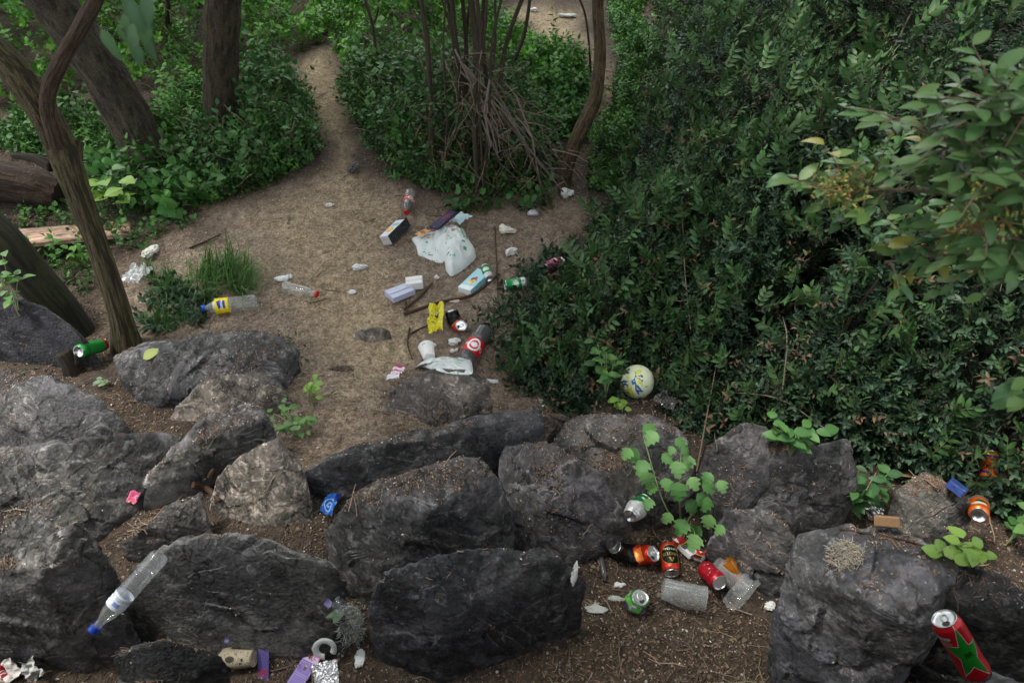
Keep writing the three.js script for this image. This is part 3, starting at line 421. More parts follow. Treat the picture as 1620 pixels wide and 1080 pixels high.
{ // clump of thin stems in the middle with dead twigs hanging in it
  const base = gnd(745, 290), D = -base.z, t = thing('many_stemmed_shrub', 'clump of thin upright stems in the middle right of the path', 'shrub', base), r = rng(61), m = bark(barkA, C(0.62, 0.6, 0.56), 0.01);
  const thin = 0.62, stems = [[684, 280, 662, -40, 0.03], [735, 250, 712, -40, 0.034], [742, 250, 728, -40, 0.028], [752, 240, 742, -40, 0.04], [756, 260, 752, -40, 0.024], [770, 262, 766, -40, 0.026], [748, 230, 700, -40, 0.02], [775, 270, 782, -40, 0.016], [762, 250, 800, -40, 0.016], [740, 210, 690, -40, 0.015], [782, 150, 850, -60, 0.026], [765, 240, 735, -40, 0.015], [728, 260, 745, -40, 0.018], [758, 220, 772, -40, 0.014], [700, 290, 706, -40, 0.012]];
  for (const [x0, y0, x1, y1, w] of stems.map((s) => [...s.slice(0, 4), s[4] * thin])) { const k = D + (r() - 0.5) * 0.4, a = far(x0, y0 + 30, k).setY(base.y - 0.08), b = far(x1, y1, k), j = () => (r() - 0.5) * 0.12; part('stem', tube(rel(t, [a, far(lerp(x0, x1, 0.25) + 14 * (r() - 0.5), lerp(y0, y1, 0.3), k), far(lerp(x0, x1, 0.6) + 14 * (r() - 0.5), lerp(y0, y1, 0.65), k), b, b.clone().add(V(j(), 0.9, j()))]), [w, w * 0.9, w * 0.8, w * 0.7, w * 0.5], { sides: 9, steps: 26, ridge: 0.1, seed: r() * 50, knob: 0.2 }), m, t); }
  const b = new Buf(), dead = (n, x0, y0, x1, y1, sp, cA, droop) => { for (let i = 0; i < n; i++) { const q = r(), px = lerp(x0, x1, q) + (r() - 0.5) * sp, py = lerp(y0, y1, q) + (r() - 0.5) * sp * 0.9, k = D + (r() - 0.5) * 0.6; let p = far(px, py, k); const a = r() * 6.28, d = V(Math.cos(a) * 0.8 + 0.2, -droop + (r() - 0.5) * 1.4, Math.sin(a) * 0.7).normalize(), L = 0.08 + 0.2 * r(), col = vary(cA, r, 0.4); for (let s = 0; s < 3; s++) { const e = p.clone().addScaledVector(d, L / 3); d.add(V((r() - 0.5) * 0.5, -0.12, (r() - 0.5) * 0.5)).normalize(); const w = 0.003 * (1 - s * 0.25) * (0.5 + r()); b.stem(p.clone().sub(base), e.clone().sub(base), w, w * 0.8, col, 3); p = e; } } };
  dead(120, 725, 50, 800, 280, 90, [0.15, 0.115, 0.085], 0.55); dead(210, 750, 120, 885, 292, 100, [0.19, 0.145, 0.105], 0.45); dead(160, 690, 190, 770, 305, 100, [0.15, 0.1, 0.075], 0.6); dead(60, 790, 170, 890, 290, 60, [0.26, 0.21, 0.175], 0.5);
  for (let i = 0; i < 26; i++) { const q = r(), k = D + (r() - 0.5) * 0.5, a0 = far(lerp(735, 800, q) + (r() - 0.5) * 70, lerp(110, 190, q) + (r() - 0.5) * 70, k), a1 = far(lerp(800, 892, q) + (r() - 0.5) * 110, lerp(230, 300, q) + (r() - 0.5) * 40, k + 0.1 * (r() - 0.5)), mm = a0.clone().lerp(a1, 0.5).add(V((r() - 0.5) * 0.1, 0.05 * r(), 0)), w = 0.003 + 0.005 * r(), cc = vary([0.19, 0.15, 0.125], r, 0.5); b.stem(a0.sub(base), mm.clone().sub(base), w, w * 0.9, cc, 5); b.stem(mm.sub(base), a1.sub(base), w * 0.9, w * 0.6, cc, 5); }
  const g = b.done(), tw = part('dead_twigs', g, dry, t); tw.userData.kind = 'stuff';
  const poly = outline([[640, 190], [660, 310], [760, 312], [860, 300], [880, 250], [800, 180], [700, 150]]); thicket(t, 'foliage', poly, (x, z) => 0.15 + 0.6 * fbm(x * 2, z * 2, 3, 2), 1900, [...S.bramble, S.privetLight[0]], soft, 62, { deep: 0.95, scale: [0.3, 0.6] });
}
for (const [k, [x0, y0, x1, y1, w, lab]] of [[600, 120, 568, -40, 0.022, 'thin dark sapling stem nearest the path, left of the stem clump'], [582, 85, 600, -40, 0.016, 'thin sapling stem behind the one nearest the path'], [806, 150, 842, -40, 0.022, 'thin sapling stem slanting right of the stem clump'], [935, 80, 905, -40, 0.014, 'thin sapling stem just left of the bent trunk'], [268, 40, 250, -40, 0.03, 'slim dark sapling stem between the leaning and the upright trunk']].entries()) {
  const base = gnd(x0, y0 + 40), D = -base.z, t = thing('sapling_stem', lab, 'sapling', base, 'thin saplings'), b = far(x1, y1, D), m = bark(barkA, C(0.55, 0.53, 0.5), 0.01);
  part('stem', tube(rel(t, [base, far(x0 - 4, y0 - 20, D), far((x0 + x1) / 2 + 5, (y0 + y1) / 2, D), b, b.clone().add(V(0.05, 0.8, 0))]), [w * 0.8, w * 0.62, w * 0.62, w * 0.5, w * 0.3], { sides: 9, steps: 24, ridge: 0.1, seed: k * 7 + 3, knob: 0.15 }), m, t);
  const r = rng(70 + k), ms = [], cs = []; for (let i = 0; i < 26; i++) { const q = b.clone().add(V((r() - 0.5) * 1.2, 0.3 + r() * 0.9, (r() - 0.5) * 1.2)); ms.push(frame(q.sub(base), aim(V(r() - 0.5, r(), r() - 0.5), r() * 6), 1.2)); cs.push(C(1, 1, 1)); } copies('crown', S.nettle[0], soft, ms, cs, t);
}

// ---------------------------------------------------------------- thickets
const hedge = outline([[868, 590], [900, 622], [955, 606], [1045, 600], [1090, 650], [1150, 680], [1250, 695], [1380, 730], [1500, 790], [1750, 860], [2100, 900], [2100, -120], [1130, -160], [1030, 60], [990, 190], [972, 310], [950, 400], [905, 480]]);
const hedgeH = (x, z) => {
  const e = signed(hedge, x, z) + 0.4 * (fbm(x * 3.2 + 8, z * 3.2, 5.1, 3) - 0.5); if (e < -0.1) return 0;
  const r = (0.34 + 0.42 * clamp(x - 0.15, 0, 2.6)) * (1 - 0.2 * sstep(-z, 4, 6)), lump = 0.25 + 1.5 * fbm(x * 1.7 + 3, z * 1.7, 0.4, 2), tuft = 0.66 + 0.68 * fbm(x * 6.5, z * 6.5, 2.2, 2);
  return (0.07 + r * sstep(e, -0.1, 0.55)) * lump * tuft;
};
function shrub(label, poly, n, kinds, seed, opt = {}, group = 'dark glossy shrubs right of the clearing') {
  let cx = 0, cz = 0; poly.forEach(([x, z]) => { cx += x / poly.length; cz += z / poly.length; }); const bx = [Math.min(...poly.map((p) => p[0])), Math.max(...poly.map((p) => p[0])), Math.min(...poly.map((p) => p[1])), Math.max(...poly.map((p) => p[1]))];
  const t = thing('privet_shrub', label, 'shrub', V(cx, G(cx, cz), cz), group), r = rng(seed + 5), m = bark(barkC, C(0.55, 0.47, 0.4), 0.006);
  for (let i = 0; i < 16; i++) {
    const k = poly[i % poly.length], q = 0.25 + 0.7 * r(), x = lerp(cx, k[0], q) + (r() - 0.5) * 0.3, z = lerp(cz, k[1], q) + (r() - 0.5) * 0.3, H = hedgeH(x, z); if (H < 0.15) continue;
    const a = V(lerp(cx, x, 0.5), G(x, z) - 0.05, lerp(cz, z, 0.5) - 0.1), b = V(x, G(x, z) + H * (0.95 + 0.15 * r()), z); const mid = a.clone().lerp(b, 0.5).add(V((r() - 0.5) * 0.3, 0.1, (r() - 0.5) * 0.3));
    part('branch', tube(rel(t, [a, mid, b]), [0.012, 0.008, 0.003], { sides: 6, steps: 12, seed: i, knob: 0.2 }), m, t);
  }
  thicket(t, 'foliage', poly, hedgeH, n, kinds, glossy, seed, { deep: 0.8, lean: 1.2, tint: 0.55, bias: (x, z) => 0.12 + 0.88 * sstep(fbm(x * 4.2 + 2, z * 4.2, 7.7, 3), 0.36, 0.5), ...opt });
  thicket(t, 'dead_shoots', poly, hedgeH, Math.round(n * 0.035), S.dead, dry, seed + 300, { deep: 0.7, scale: [0.5, 0.9] });
  { // longer shoots that break the outline
    const ms = [], cs = [], o = t.position; for (let gd = 0; ms.length < n * 0.07 && gd < 40000; gd++) { const x = lerp(bx[0], bx[1], r()), z = lerp(bx[2], bx[3], r()); if (!inPoly(poly, x, z)) continue; const H = hedgeH(x, z); if (H < 0.08) continue; const a = r() * 6.28; ms.push(frame(V(x - o.x, G(x, z) + H - 0.04 - o.y, z - o.z), aim(V(Math.cos(a) * 0.8, 0.7 + r(), Math.sin(a) * 0.8 + 0.2), r() * 6), 0.6 + 0.5 * r())); const f = 0.8 + 0.6 * r(); cs.push(C(f, f, f)); }
    if (ms.length) copies('long_shoots', S.sprayLight[seed % 2], glossy, ms, cs, t);
  }
  for (let i = 0, gd = 0; i < 4 && gd < 900; gd++) { // bare stalks lying through the leaves
    const x = lerp(bx[0], bx[1], r()), z = lerp(bx[2], bx[3], r()); if (!inPoly(poly, x, z)) continue; const a = r() * 6.28, L = 0.2 + 0.25 * r(), P = [0, 0.5, 1].map((q) => { const X = x + Math.cos(a) * L * (q - 0.5), Z = z + Math.sin(a) * L * (q - 0.5); return V(X, G(X, Z) + hedgeH(X, Z) * 0.93 + 0.03 * r(), Z); });
    part('bare_stalk', tube(rel(t, P), [0.0035, 0.003, 0.0015], { sides: 5, steps: 10, knob: 0.2 }), std(C(0.2, 0.155, 0.11), 0.9), t); i++;
  }
  // the leaves nearest the eye, one by one
  const lg = new Buf().leaf(new THREE.Matrix4(), 0.05, 0.021, C(...DKG)).done(), lg2 = new Buf().leaf(new THREE.Matrix4(), 0.046, 0.022, C(0.06, 0.14, 0.045)).done(); let k = 0;
  for (let gd = 0; k < 90 && gd < 5000; gd++) {
    const x = lerp(bx[0], bx[1], r()), z = lerp(bx[2], bx[3], r()); if (!inPoly(poly, x, z)) continue; const H = hedgeH(x, z); if (H < 0.1) continue; const p = V(x, G(x, z) + H + 0.02, z), a = r() * 6.28;
    const l = part('leaf', r() < 0.6 ? lg : lg2, glossy, t); l.position.copy(p.sub(t.position)); l.quaternion.copy(aim(V(Math.cos(a), 0.5, Math.sin(a)), r() * 6.28)); l.scale.setScalar(0.6 + 0.35 * r()); k++;
  }
  return t;
}
const darkKinds = [...S.spray, S.privet[0], S.privet[1], S.privet[2], S.sprayLight[1]], priv = [...S.spray, S.privet[0], S.sprayLight[0], S.privet[2], S.privet[3]], privL = [...S.spray.slice(0, 2), ...S.sprayLight, S.privetLight[0], S.privetLight[1], S.nettle[0], S.privet[1]];
shrub('low dark shrub spilling over the ball at the clearing edge', outline([[790, 600], [870, 650], [1000, 665], [1130, 695], [1130, 480], [890, 400], [835, 480]]), 6500, priv, 81, { scale: [0.36, 0.62] });
shrub('tall dark shrub hanging over the square-topped block at the right', outline([[1130, 695], [1250, 705], [1380, 740], [1500, 800], [1800, 870], [1800, 480], [1130, 480]]), 10500, darkKinds, 82, { scale: [0.42, 0.74] });
shrub('dark shrub in the middle of the thicket beyond the green can in the weeds', outline([[885, 400], [1130, 480], [1400, 480], [1400, 200], [955, 190], [910, 310]]), 11000, priv, 83, { scale: [0.36, 0.62] });
shrub('deep green shrub filling the upper right of the thicket', outline([[1400, 480], [1800, 480], [2100, 300], [2100, -120], [1400, -120]]), 9500, darkKinds, 84, { scale: [0.44, 0.8] });
shrub('paler shrub right of the bent trunk along the top edge', outline([[955, 190], [1400, 200], [1400, -120], [1105, -160], [1008, 60]]), 11000, privL, 85, { scale: [0.36, 0.66] });

function patch(name, label, cat, poly, height, n, kinds, mat, seed, opt, group) {
  let cx = 0, cz = 0; poly.forEach(([x, z]) => { cx += x / poly.length; cz += z / poly.length; });
  const t = thing(name, label, cat, V(cx, G(cx, cz), cz), group); thicket(t, 'foliage', poly, height, n, kinds, mat, seed, opt);
  if (n > 400 && cat !== 'weeds') { // taller shoots and dry stalks standing above the rest
    const r = rng(seed + 900), X = poly.map((p) => p[0]), Z = poly.map((p) => p[1]), x0 = Math.min(...X), x1 = Math.max(...X), z0 = Math.min(...Z), z1 = Math.max(...Z), ms = [], cs = [], b = new Buf(), o = t.position;
    for (let k = 0, gd = 0; k < n * 0.12 && gd < 20000; gd++) { const x = lerp(x0, x1, r()), z = lerp(z0, z1, r()); if (!inPoly(poly, x, z)) continue; const H = height(x, z); if (H < 0.03) continue; k++; const p = V(x - o.x, G(x, z) + H - 0.06 - o.y, z - o.z); if (r() < 0.6) { ms.push(frame(p, aim(V((r() - 0.5) * 1.1, 1, (r() - 0.5) * 1.1), r() * 6), 0.5 + 0.7 * r() * r())); const f = 0.9 + 0.5 * r(); cs.push(C(f, f, f * 0.9)); } else { let q = p; const d = V((r() - 0.5) * 1.6, 0.6, (r() - 0.5) * 1.6).normalize(), cc = vary([0.2, 0.15, 0.11], r, 0.4); for (let s = 0; s < 3; s++) { const e = q.clone().addScaledVector(d, 0.07); b.stem(q, e, 0.0022, 0.0018, cc, 3); q = e; d.add(V((r() - 0.5) * 0.5, -0.1, (r() - 0.5) * 0.5)).normalize(); } } }
    if (ms.length) copies('tall_shoots', S[cat === 'nettles' ? 'nettle' : 'bramble'][seed % 3], soft, ms, cs, t); if (b.p.length) part('dry_stalks', b.done(), dry, t).userData.kind = 'stuff';
  }
  return t;
}
const mound = (poly, H, soft0 = 0.5, f = 2.6) => (x, z) => { const e = signed(poly, x, z) + 0.22 * (fbm(x * 5, z * 5, 6, 2) - 0.5); return e < -0.06 ? 0 : H * (0.2 + 0.8 * sstep(e, -0.05, soft0)) * Math.max(0.05, 2.6 * fbm(x * f, z * f, 8, 3) - 0.35); };
const off = (poly) => poly;
const pL1 = outline([[262, 300], [330, 325], [430, 295], [505, 240], [490, 190], [478, 150], [440, 130], [385, 150], [384, 212], [318, 214], [262, 262]]);
patch('bramble_bush', 'bramble and young shoots with yellowing leaves at the foot of the upright trunk', 'bramble', pL1, mound(pL1, 0.34, 0.35), 3600, [...S.bramble, S.ivy[0], S.privetLight[0], S.nettle[0]], soft, 91, { deep: 0.9, scale: [0.3, 0.6] }, 'undergrowth beside the path');
const pL1b = outline([[150, 270], [250, 262], [330, 330], [280, 345], [190, 330], [140, 300]]);
patch('young_shoots', 'sparse large-leaved shoots in front of the leaning trunk', 'shoots', pL1b, mound(pL1b, 0.26, 0.3), 130, S.ivy, soft, 92, { deep: 0.95, scale: [0.6, 1.1] }, 'undergrowth beside the path');
const pL2 = outline([[-250, 220], [60, 165], [150, 135], [300, 150], [322, 120], [385, 112], [440, 105], [466, 88], [500, 74], [524, 66], [535, -150], [-300, -150]]);
patch('nettle_bed', 'bright green nettles filling the ground behind the upright and leaning trunks', 'nettles', pL2, mound(pL2, 0.55, 0.5), 9000, [...S.broad, ...S.nettle], soft, 93, { scale: [0.35, 0.7] }, 'undergrowth beside the path');
const pL3 = outline([[-120, 250], [20, 205], [120, 175], [215, 240], [190, 285], [120, 260], [60, 245]]);
patch('scrub_patch', 'thin scrub and creepers behind the rotting log at the left edge', 'scrub', pL3, mound(pL3, 0.32, 0.3), 900, [...S.nettle, ...S.bramble], soft, 94, { scale: [0.35, 0.7] }, 'undergrowth beside the path');
const pC1 = outline([[590, 240], [622, 278], [690, 308], [770, 314], [870, 300], [880, 210], [800, 130], [690, 110], [560, 105], [538, 150], [575, 215]]);
patch('bramble_bush', 'leafy bramble at the foot of the stem clump', 'bramble', pC1, mound(pC1, 0.42, 0.5), 6500, [...S.bramble, S.privetLight[0], S.privetLight[1], S.nettle[1]], soft, 95, { deep: 0.85, scale: [0.28, 0.55] }, 'undergrowth beside the path');
const pC2 = outline([[522, 50], [548, 112], [690, 118], [800, 130], [850, 170], [900, 110], [880, 88], [830, 78], [785, 20], [800, -40], [960, -10], [1005, 40], [1100, -160], [540, -160]]);
patch('nettle_bed', 'nettles with sunlight put into their green behind the stem clump', 'nettles', pC2, mound(pC2, 0.5, 0.5), 11000, [...S.broad, ...S.nettle, S.nettle[2]], soft, 96, { scale: [0.3, 0.6] }, 'undergrowth beside the path');
const pC3 = outline([[862, 140], [890, 100], [930, 130], [935, 190], [920, 240], [890, 230], [850, 180]]);
patch('fern_patch', 'soft green weeds left of the bent trunk', 'weeds', pC3, mound(pC3, 0.3, 0.3), 520, [...S.nettle, ...S.weed], soft, 97, { scale: [0.5, 0.9] }, 'undergrowth beside the path');
const pL4 = outline([[215, 225], [262, 168], [300, 140], [335, 140], [330, 222], [262, 280], [240, 262]]);
patch('nettle_bed', 'loose weedy growth between the leaning and the upright trunk', 'nettles', pL4, mound(pL4, 0.3, 0.25), 900, [...S.nettle, S.bramble[0], S.broad[1]], soft, 108, { scale: [0.3, 0.6] }, 'undergrowth beside the path');
const pL5 = outline([[-60, 360], [60, 330], [200, 320], [300, 355], [220, 400], [150, 400], [20, 420]]);
patch('creeper_patch', 'scattered creepers around the split plank', 'creepers', pL5, mound(pL5, 0.14, 0.25, 4), 320, [S.bramble[1], S.ivy[0], S.weed[0]], soft, 109, { scale: [0.3, 0.6] }, 'undergrowth beside the path');
const pC4 = outline([[955, -20], [1040, 60], [1005, 190], [985, 300], [930, 305], [945, 230], [968, 190], [980, 90]]);
patch('weed_bed', 'mixed green weeds between the bent trunk and the paler shrub', 'weeds', pC4, mound(pC4, 0.3, 0.3), 1800, [S.privetLight[0], S.privetLight[1], S.nettle[0], S.nettle[1]], soft, 99, { scale: [0.3, 0.6] }, 'undergrowth beside the path');
{ // wood beyond the bank
  const poly = [[-14, -10.5], [14, -10.5], [14, -18], [-14, -18]];
  const t = new THREE.Group(); t.name = 'distant_undergrowth'; t.position.set(0, G(0, -12), -12); scene.add(t); t.userData.kind = 'stuff'; t.userData.label = 'far green undergrowth along the top edge'; t.userData.category = 'undergrowth';
  thicket(t, 'foliage', poly, (x, z) => 0.8 + 0.9 * fbm(x * 0.8, z * 0.8, 3, 3), 3600, [...S.broad, S.nettle[0]], soft, 98, { scale: [1.2, 2.2] });
}
// low weeds at the foot of the shrub and among the litter
const pG1 = outline([[775, 575], [765, 510], [800, 450], [830, 415], [900, 385], [915, 520], [930, 640], [850, 635], [800, 610]]);
patch('weed_patch', 'low weeds creeping out from the dark shrub beside the cola bottle', 'weeds', pG1, mound(pG1, 0.1, 0.3, 4), 1300, [...S.weed, ...S.weed, S.privetLight[0]], soft, 101, { scale: [0.6, 1.1] }, 'low weeds in the clearing');
const pG2 = outline([[700, 565], [715, 500], [740, 490], [770, 500], [765, 535], [730, 560]]);
patch('weed_patch', 'small weeds around the crushed black can', 'weeds', pG2, mound(pG2, 0.06, 0.2, 5), 230, S.weed, soft, 102, { scale: [0.5, 0.9] }, 'low weeds in the clearing');
const pG3 = outline([[395, 495], [440, 490], [470, 530], [500, 580], [490, 640], [470, 600], [440, 545]]);
patch('weed_patch', 'straggling weeds along the right side of the broad flat boulder', 'weeds', pG3, mound(pG3, 0.08, 0.2, 5), 220, S.weed, soft, 103, { scale: [0.6, 1.1] }, 'low weeds in the clearing');
const pG4 = outline([[205, 440], [300, 430], [350, 480], [330, 520], [250, 530], [215, 510]]);
patch('weed_patch', 'pale-leaved weeds at the foot of the forked tree', 'weeds', pG4, mound(pG4, 0.11, 0.25, 4), 300, [...S.weed, S.privetLight[1]], soft, 104, { scale: [0.8, 1.3] }, 'low weeds in the clearing');
const pG5 = outline([[20, 440], [60, 380], [130, 400], [160, 470], [120, 500], [80, 470]]);
patch('weed_patch', 'scattered weeds between the mossy trunk and the forked tree', 'weeds', pG5, mound(pG5, 0.1, 0.25, 4), 90, [...S.weed, S.nettle[0]], soft, 105, { scale: [0.6, 1] }, 'low weeds in the clearing');
const pG6 = outline([[30, 560], [80, 575], [70, 590], [25, 590]]);
patch('weed_patch', 'tiny weeds beside the broken stump', 'weeds', pG6, () => 0.05, 50, S.weed, soft, 106, { scale: [0.5, 0.8] }, 'low weeds in the clearing');
const pG7 = outline([[700, 345], [760, 318], [880, 320], [870, 345], [780, 335]]);
patch('weed_patch', 'thin weeds below the dead twigs of the stem clump', 'weeds', pG7, mound(pG7, 0.1, 0.2, 4), 130, [...S.weed, S.bramble[0]], soft, 107, { scale: [0.6, 1] }, 'low weeds in the clearing');
// grass tufts
{
  const blade = (s) => { const r = rng(s), b = new Buf(); for (let i = 0; i < 26; i++) { const a = r() * 6.28, d = V(Math.cos(a) * 0.5, 1, Math.sin(a) * 0.5), m = M4(V((r() - 0.5) * 0.05, 0, (r() - 0.5) * 0.05), d, 1.57 - a + 3.14 * Math.round(r())); b.leaf(m, 0.13 + 0.16 * r(), 0.006, vary([0.085, 0.19, 0.045], r), { fold: 0.2, curl: 0.5 + 0.5 * r(), wide: 0.4, rows: 5 }); } return b.done(); };
  const kinds = [blade(1), blade(2), blade(3)], r = rng(111);
  [['arching grass tuft beside the yellow-labelled bottle', [[330, 425], [400, 420], [405, 460], [350, 480], [310, 460]], 19], ['finer grass between the forked tree and the arching tuft', [[225, 430], [320, 415], [330, 500], [270, 525], [225, 520]], 12]].forEach(([lab, o, n], i) => {
    const poly = outline(o), cx = poly.reduce((s, p) => s + p[0], 0) / poly.length, cz = poly.reduce((s, p) => s + p[1], 0) / poly.length, t = thing('grass_tuft', lab, 'grass', V(cx, G(cx, cz), cz), 'grass tufts'); const ms = [[], [], []], cs = [[], [], []];
    for (let k = 0, gd = 0; k < n && gd < 4000; gd++) { const x = cx + (r() - 0.5) * 1.6, z = cz + (r() - 0.5) * 1.6; if (!inPoly(poly, x, z)) continue; const j = k++ % 3, f = 0.8 + 0.5 * r(); ms[j].push(frame(V(x - cx, G(x, z) - t.position.y, z - cz), aim(V((r() - 0.5) * 0.4 + 0.15, 1, (r() - 0.5) * 0.4), r() * 6), i ? 0.45 + 0.3 * r() : 0.65 + 0.4 * r())); cs[j].push(C(f, f, f)); }
    kinds.forEach((g, j) => copies('blades', g, soft, ms[j], cs[j], t));
  });
}
// plants whose leaves can be told apart: a stem and single leaves
function plant(name, label, cat, stems, leaves, mat, stemMat, group) {   // stems: [[Vector3...], r0]; leaves: [pos, dir, roll, scale, geometry]
  const t = thing(name, label, cat, stems[0][0][0].clone(), group);
  for (const [pts, w] of stems) part('stem', tube(rel(t, pts), [w, w * 0.7, w * 0.4], { sides: 6, steps: 10 }), stemMat, t);
  for (const [p, q, s, g] of leaves) { const l = part('leaf', g, mat, t); l.position.copy(p).sub(t.position); l.quaternion.copy(q); l.scale.setScalar(s); }
  return t;
}
const flat = (dirX, dirZ, up, r) => { const y = V(dirX, up, dirZ).normalize(), z = V(r() * 0.6 - 0.3, 1, 0.35 + r() * 0.3); z.addScaledVector(y, -z.dot(y)).normalize(); return Q().setFromRotationMatrix(new THREE.Matrix4().makeBasis(y.clone().cross(z), y, z)); };
const lobed = (c, s) => new Buf().leaf(new THREE.Matrix4(), 1, 0.86, C(...c), { lobes: 0.5, rows: 8, wide: 0.36, fold: 0.1 + 0.05 * s, curl: 0.2 + 0.1 * s }).done();
const popl = [lobed([0.15, 0.34, 0.09], 0), lobed([0.11, 0.28, 0.07], 1), lobed([0.2, 0.4, 0.13], 2), lobed([0.09, 0.24, 0.06], 3)];
const stemG = std(C(0.25, 0.3, 0.14), 0.7), stemB = std(C(0.2, 0.15, 0.1), 0.85);
{ // sapling among the boulders: each leaf held a little off the stone behind it
  const r = rng(121), root = gnd(1078, 842), near = (x, y, k) => { const s = surf(x, y).p; return s.add(EYE.clone().sub(s).normalize().multiplyScalar(k)); };
  const spots = [[1018, 688, 36], [1040, 700, 36], [1008, 725, 36], [1022, 745, 38], [998, 722, 28], [1020, 762, 36], [1082, 705, 22], [1068, 705, 24], [1078, 718, 22], [1092, 735, 32], [1070, 745, 36], [1048, 730, 28], [1072, 780, 40], [1092, 768, 30], [1112, 776, 34], [1125, 760, 28], [1137, 772, 28], [1103, 795, 34], [1120, 800, 32], [1085, 808, 34], [1125, 828, 32], [1085, 838, 36], [1107, 845, 30], [1060, 822, 26], [1030, 800, 26], [1035, 775, 26], [1104, 862, 36], [1052, 768, 28], [1145, 842, 24], [1065, 715, 20]];
  const leaves = spots.map(([x, y, s]) => { const p = near(x, y - s * 0.45, 0.09 + 0.08 * r()), D = p.distanceTo(EYE), a = r() * 6.28; return [p, flat(Math.cos(a) * 0.8, Math.sin(a) * 0.4 + 0.7, -0.25 - 0.3 * r(), r), (s * D * 0.78) / FOC, popl[Math.floor(r() * 4)]]; });
  plant('poplar_sapling', 'young sapling with lobed bright green leaves growing between the boulders and cans', 'sapling', [[[root, near(1048, 790, 0.12), near(1018, 690, 0.11)], 0.004], [[root, near(1075, 770, 0.13), near(1078, 712, 0.12)], 0.004], [[root, near(1100, 805, 0.12), near(1132, 765, 0.11)], 0.004], [[root, near(1095, 835, 0.1), near(1104, 858, 0.1)], 0.003]], leaves, leafMat(0.5, 0.35), stemG);
}
const ov = (c, w = 0.62) => new Buf().leaf(new THREE.Matrix4(), 1, w, C(...c), { wide: 0.4, rows: 5, fold: 0.14 }).done();
const oval = [ov([0.07, 0.18, 0.05]), ov([0.1, 0.23, 0.06]), ov([0.13, 0.27, 0.06])], pale = [ov([0.14, 0.24, 0.12], 0.5), ov([0.17, 0.28, 0.12], 0.55)], lime = [ov([0.2, 0.36, 0.06], 0.8), ov([0.26, 0.42, 0.08], 0.8)];
function sprout(name, label, px, py, w, h, n, size, geos, seed, tall = 0.25, stemMat = stemG) {
  const r = rng(seed), root = surf(px, py).p, sc = root.distanceTo(EYE) / FOC; tall *= 0.75; const leaves = [], stems = [];
  const tips = Array.from({ length: Math.max(2, Math.round(n / 6)) }, () => root.clone().add(V((r() - 0.5) * w * sc, tall * (0.5 + 0.5 * r()), (r() - 0.5) * h * sc * 0.7)));
  tips.forEach((q) => stems.push([[root, root.clone().lerp(q, 0.5).add(V(0, 0.03, 0)), q], 0.003]));
  for (let i = 0; i < n; i++) { const q = tips[i % tips.length], k = 0.35 + 0.7 * r(), p = root.clone().lerp(q, k).add(V((r() - 0.5) * 0.05, 0.01, (r() - 0.5) * 0.05)), a = r() * 6.28; leaves.push([p, flat(Math.cos(a), Math.sin(a), 0.15, r), size * sc * (0.5 + 0.35 * r()), geos[i % geos.length]]); }
  return plant(name, label, 'plant', stems, leaves, leafMat(0.5, 0.3), stemMat, 'small single plants');
}
sprout('leafy_sprout', 'leafy green sprout on the dark hollowed stone between the boulders', 470, 690, 80, 60, 40, 20, oval, 131, 0.16);
sprout('leafy_sprout', 'tall thin sprout at the right end of the broad flat boulder', 495, 640, 30, 50, 16, 16, lime, 132, 0.2);
sprout('leafy_sprout', 'three small leaves in the litter above the pyramid-shaped boulder', 160, 612, 30, 14, 7, 15, pale, 133, 0.05);
sprout('leafy_sprout', 'lime green seedling with white flowers beside the right-hand boulder', 1508, 880, 80, 30, 20, 30, lime, 134, 0.08);
sprout('leafy_sprout', 'light green shoot in front of the ball', 985, 652, 40, 20, 9, 18, lime, 135, 0.14);
sprout('leafy_sprout', 'tall leafy shoot standing left of the ball', 958, 630, 60, 50, 26, 24, oval, 136, 0.36);
sprout('leafy_sprout', 'dark leafy shoot hanging in front of the square-topped block', 1250, 720, 90, 40, 34, 34, [oval[0], oval[1]], 137, 0.2);
sprout('leafy_sprout', 'dark leafy shoot by the foil ball', 1355, 810, 80, 100, 46, 30, [oval[0], ov([0.05, 0.13, 0.045], 0.5)], 138, 0.3);
sprout('leafy_sprout', 'pale-leaved shoot on the litter at the foot of the leaning trunk', 215, 320, 60, 60, 30, 22, pale, 139, 0.4);
sprout('leafy_sprout', 'large-leaved lime shoot before the leaning trunk', 190, 335, 60, 60, 16, 34, lime, 140, 0.4);
sprout('leafy_sprout', 'oval-leaved shoot growing up in front of the mossy trunk', 30, 500, 40, 60, 18, 26, [oval[2], oval[1]], 141, 0.42);
sprout('leafy_sprout', 'leafy shoot among the cans at the right edge', 1592, 862, 90, 60, 20, 26, [oval[0], oval[1], oval[2]], 142, 0.2);
sprout('leafy_sprout', 'dark shoot drooping over the orange can', 1480, 742, 90, 40, 22, 30, [oval[0], ov([0.05, 0.13, 0.045], 0.5)], 143, 0.34);
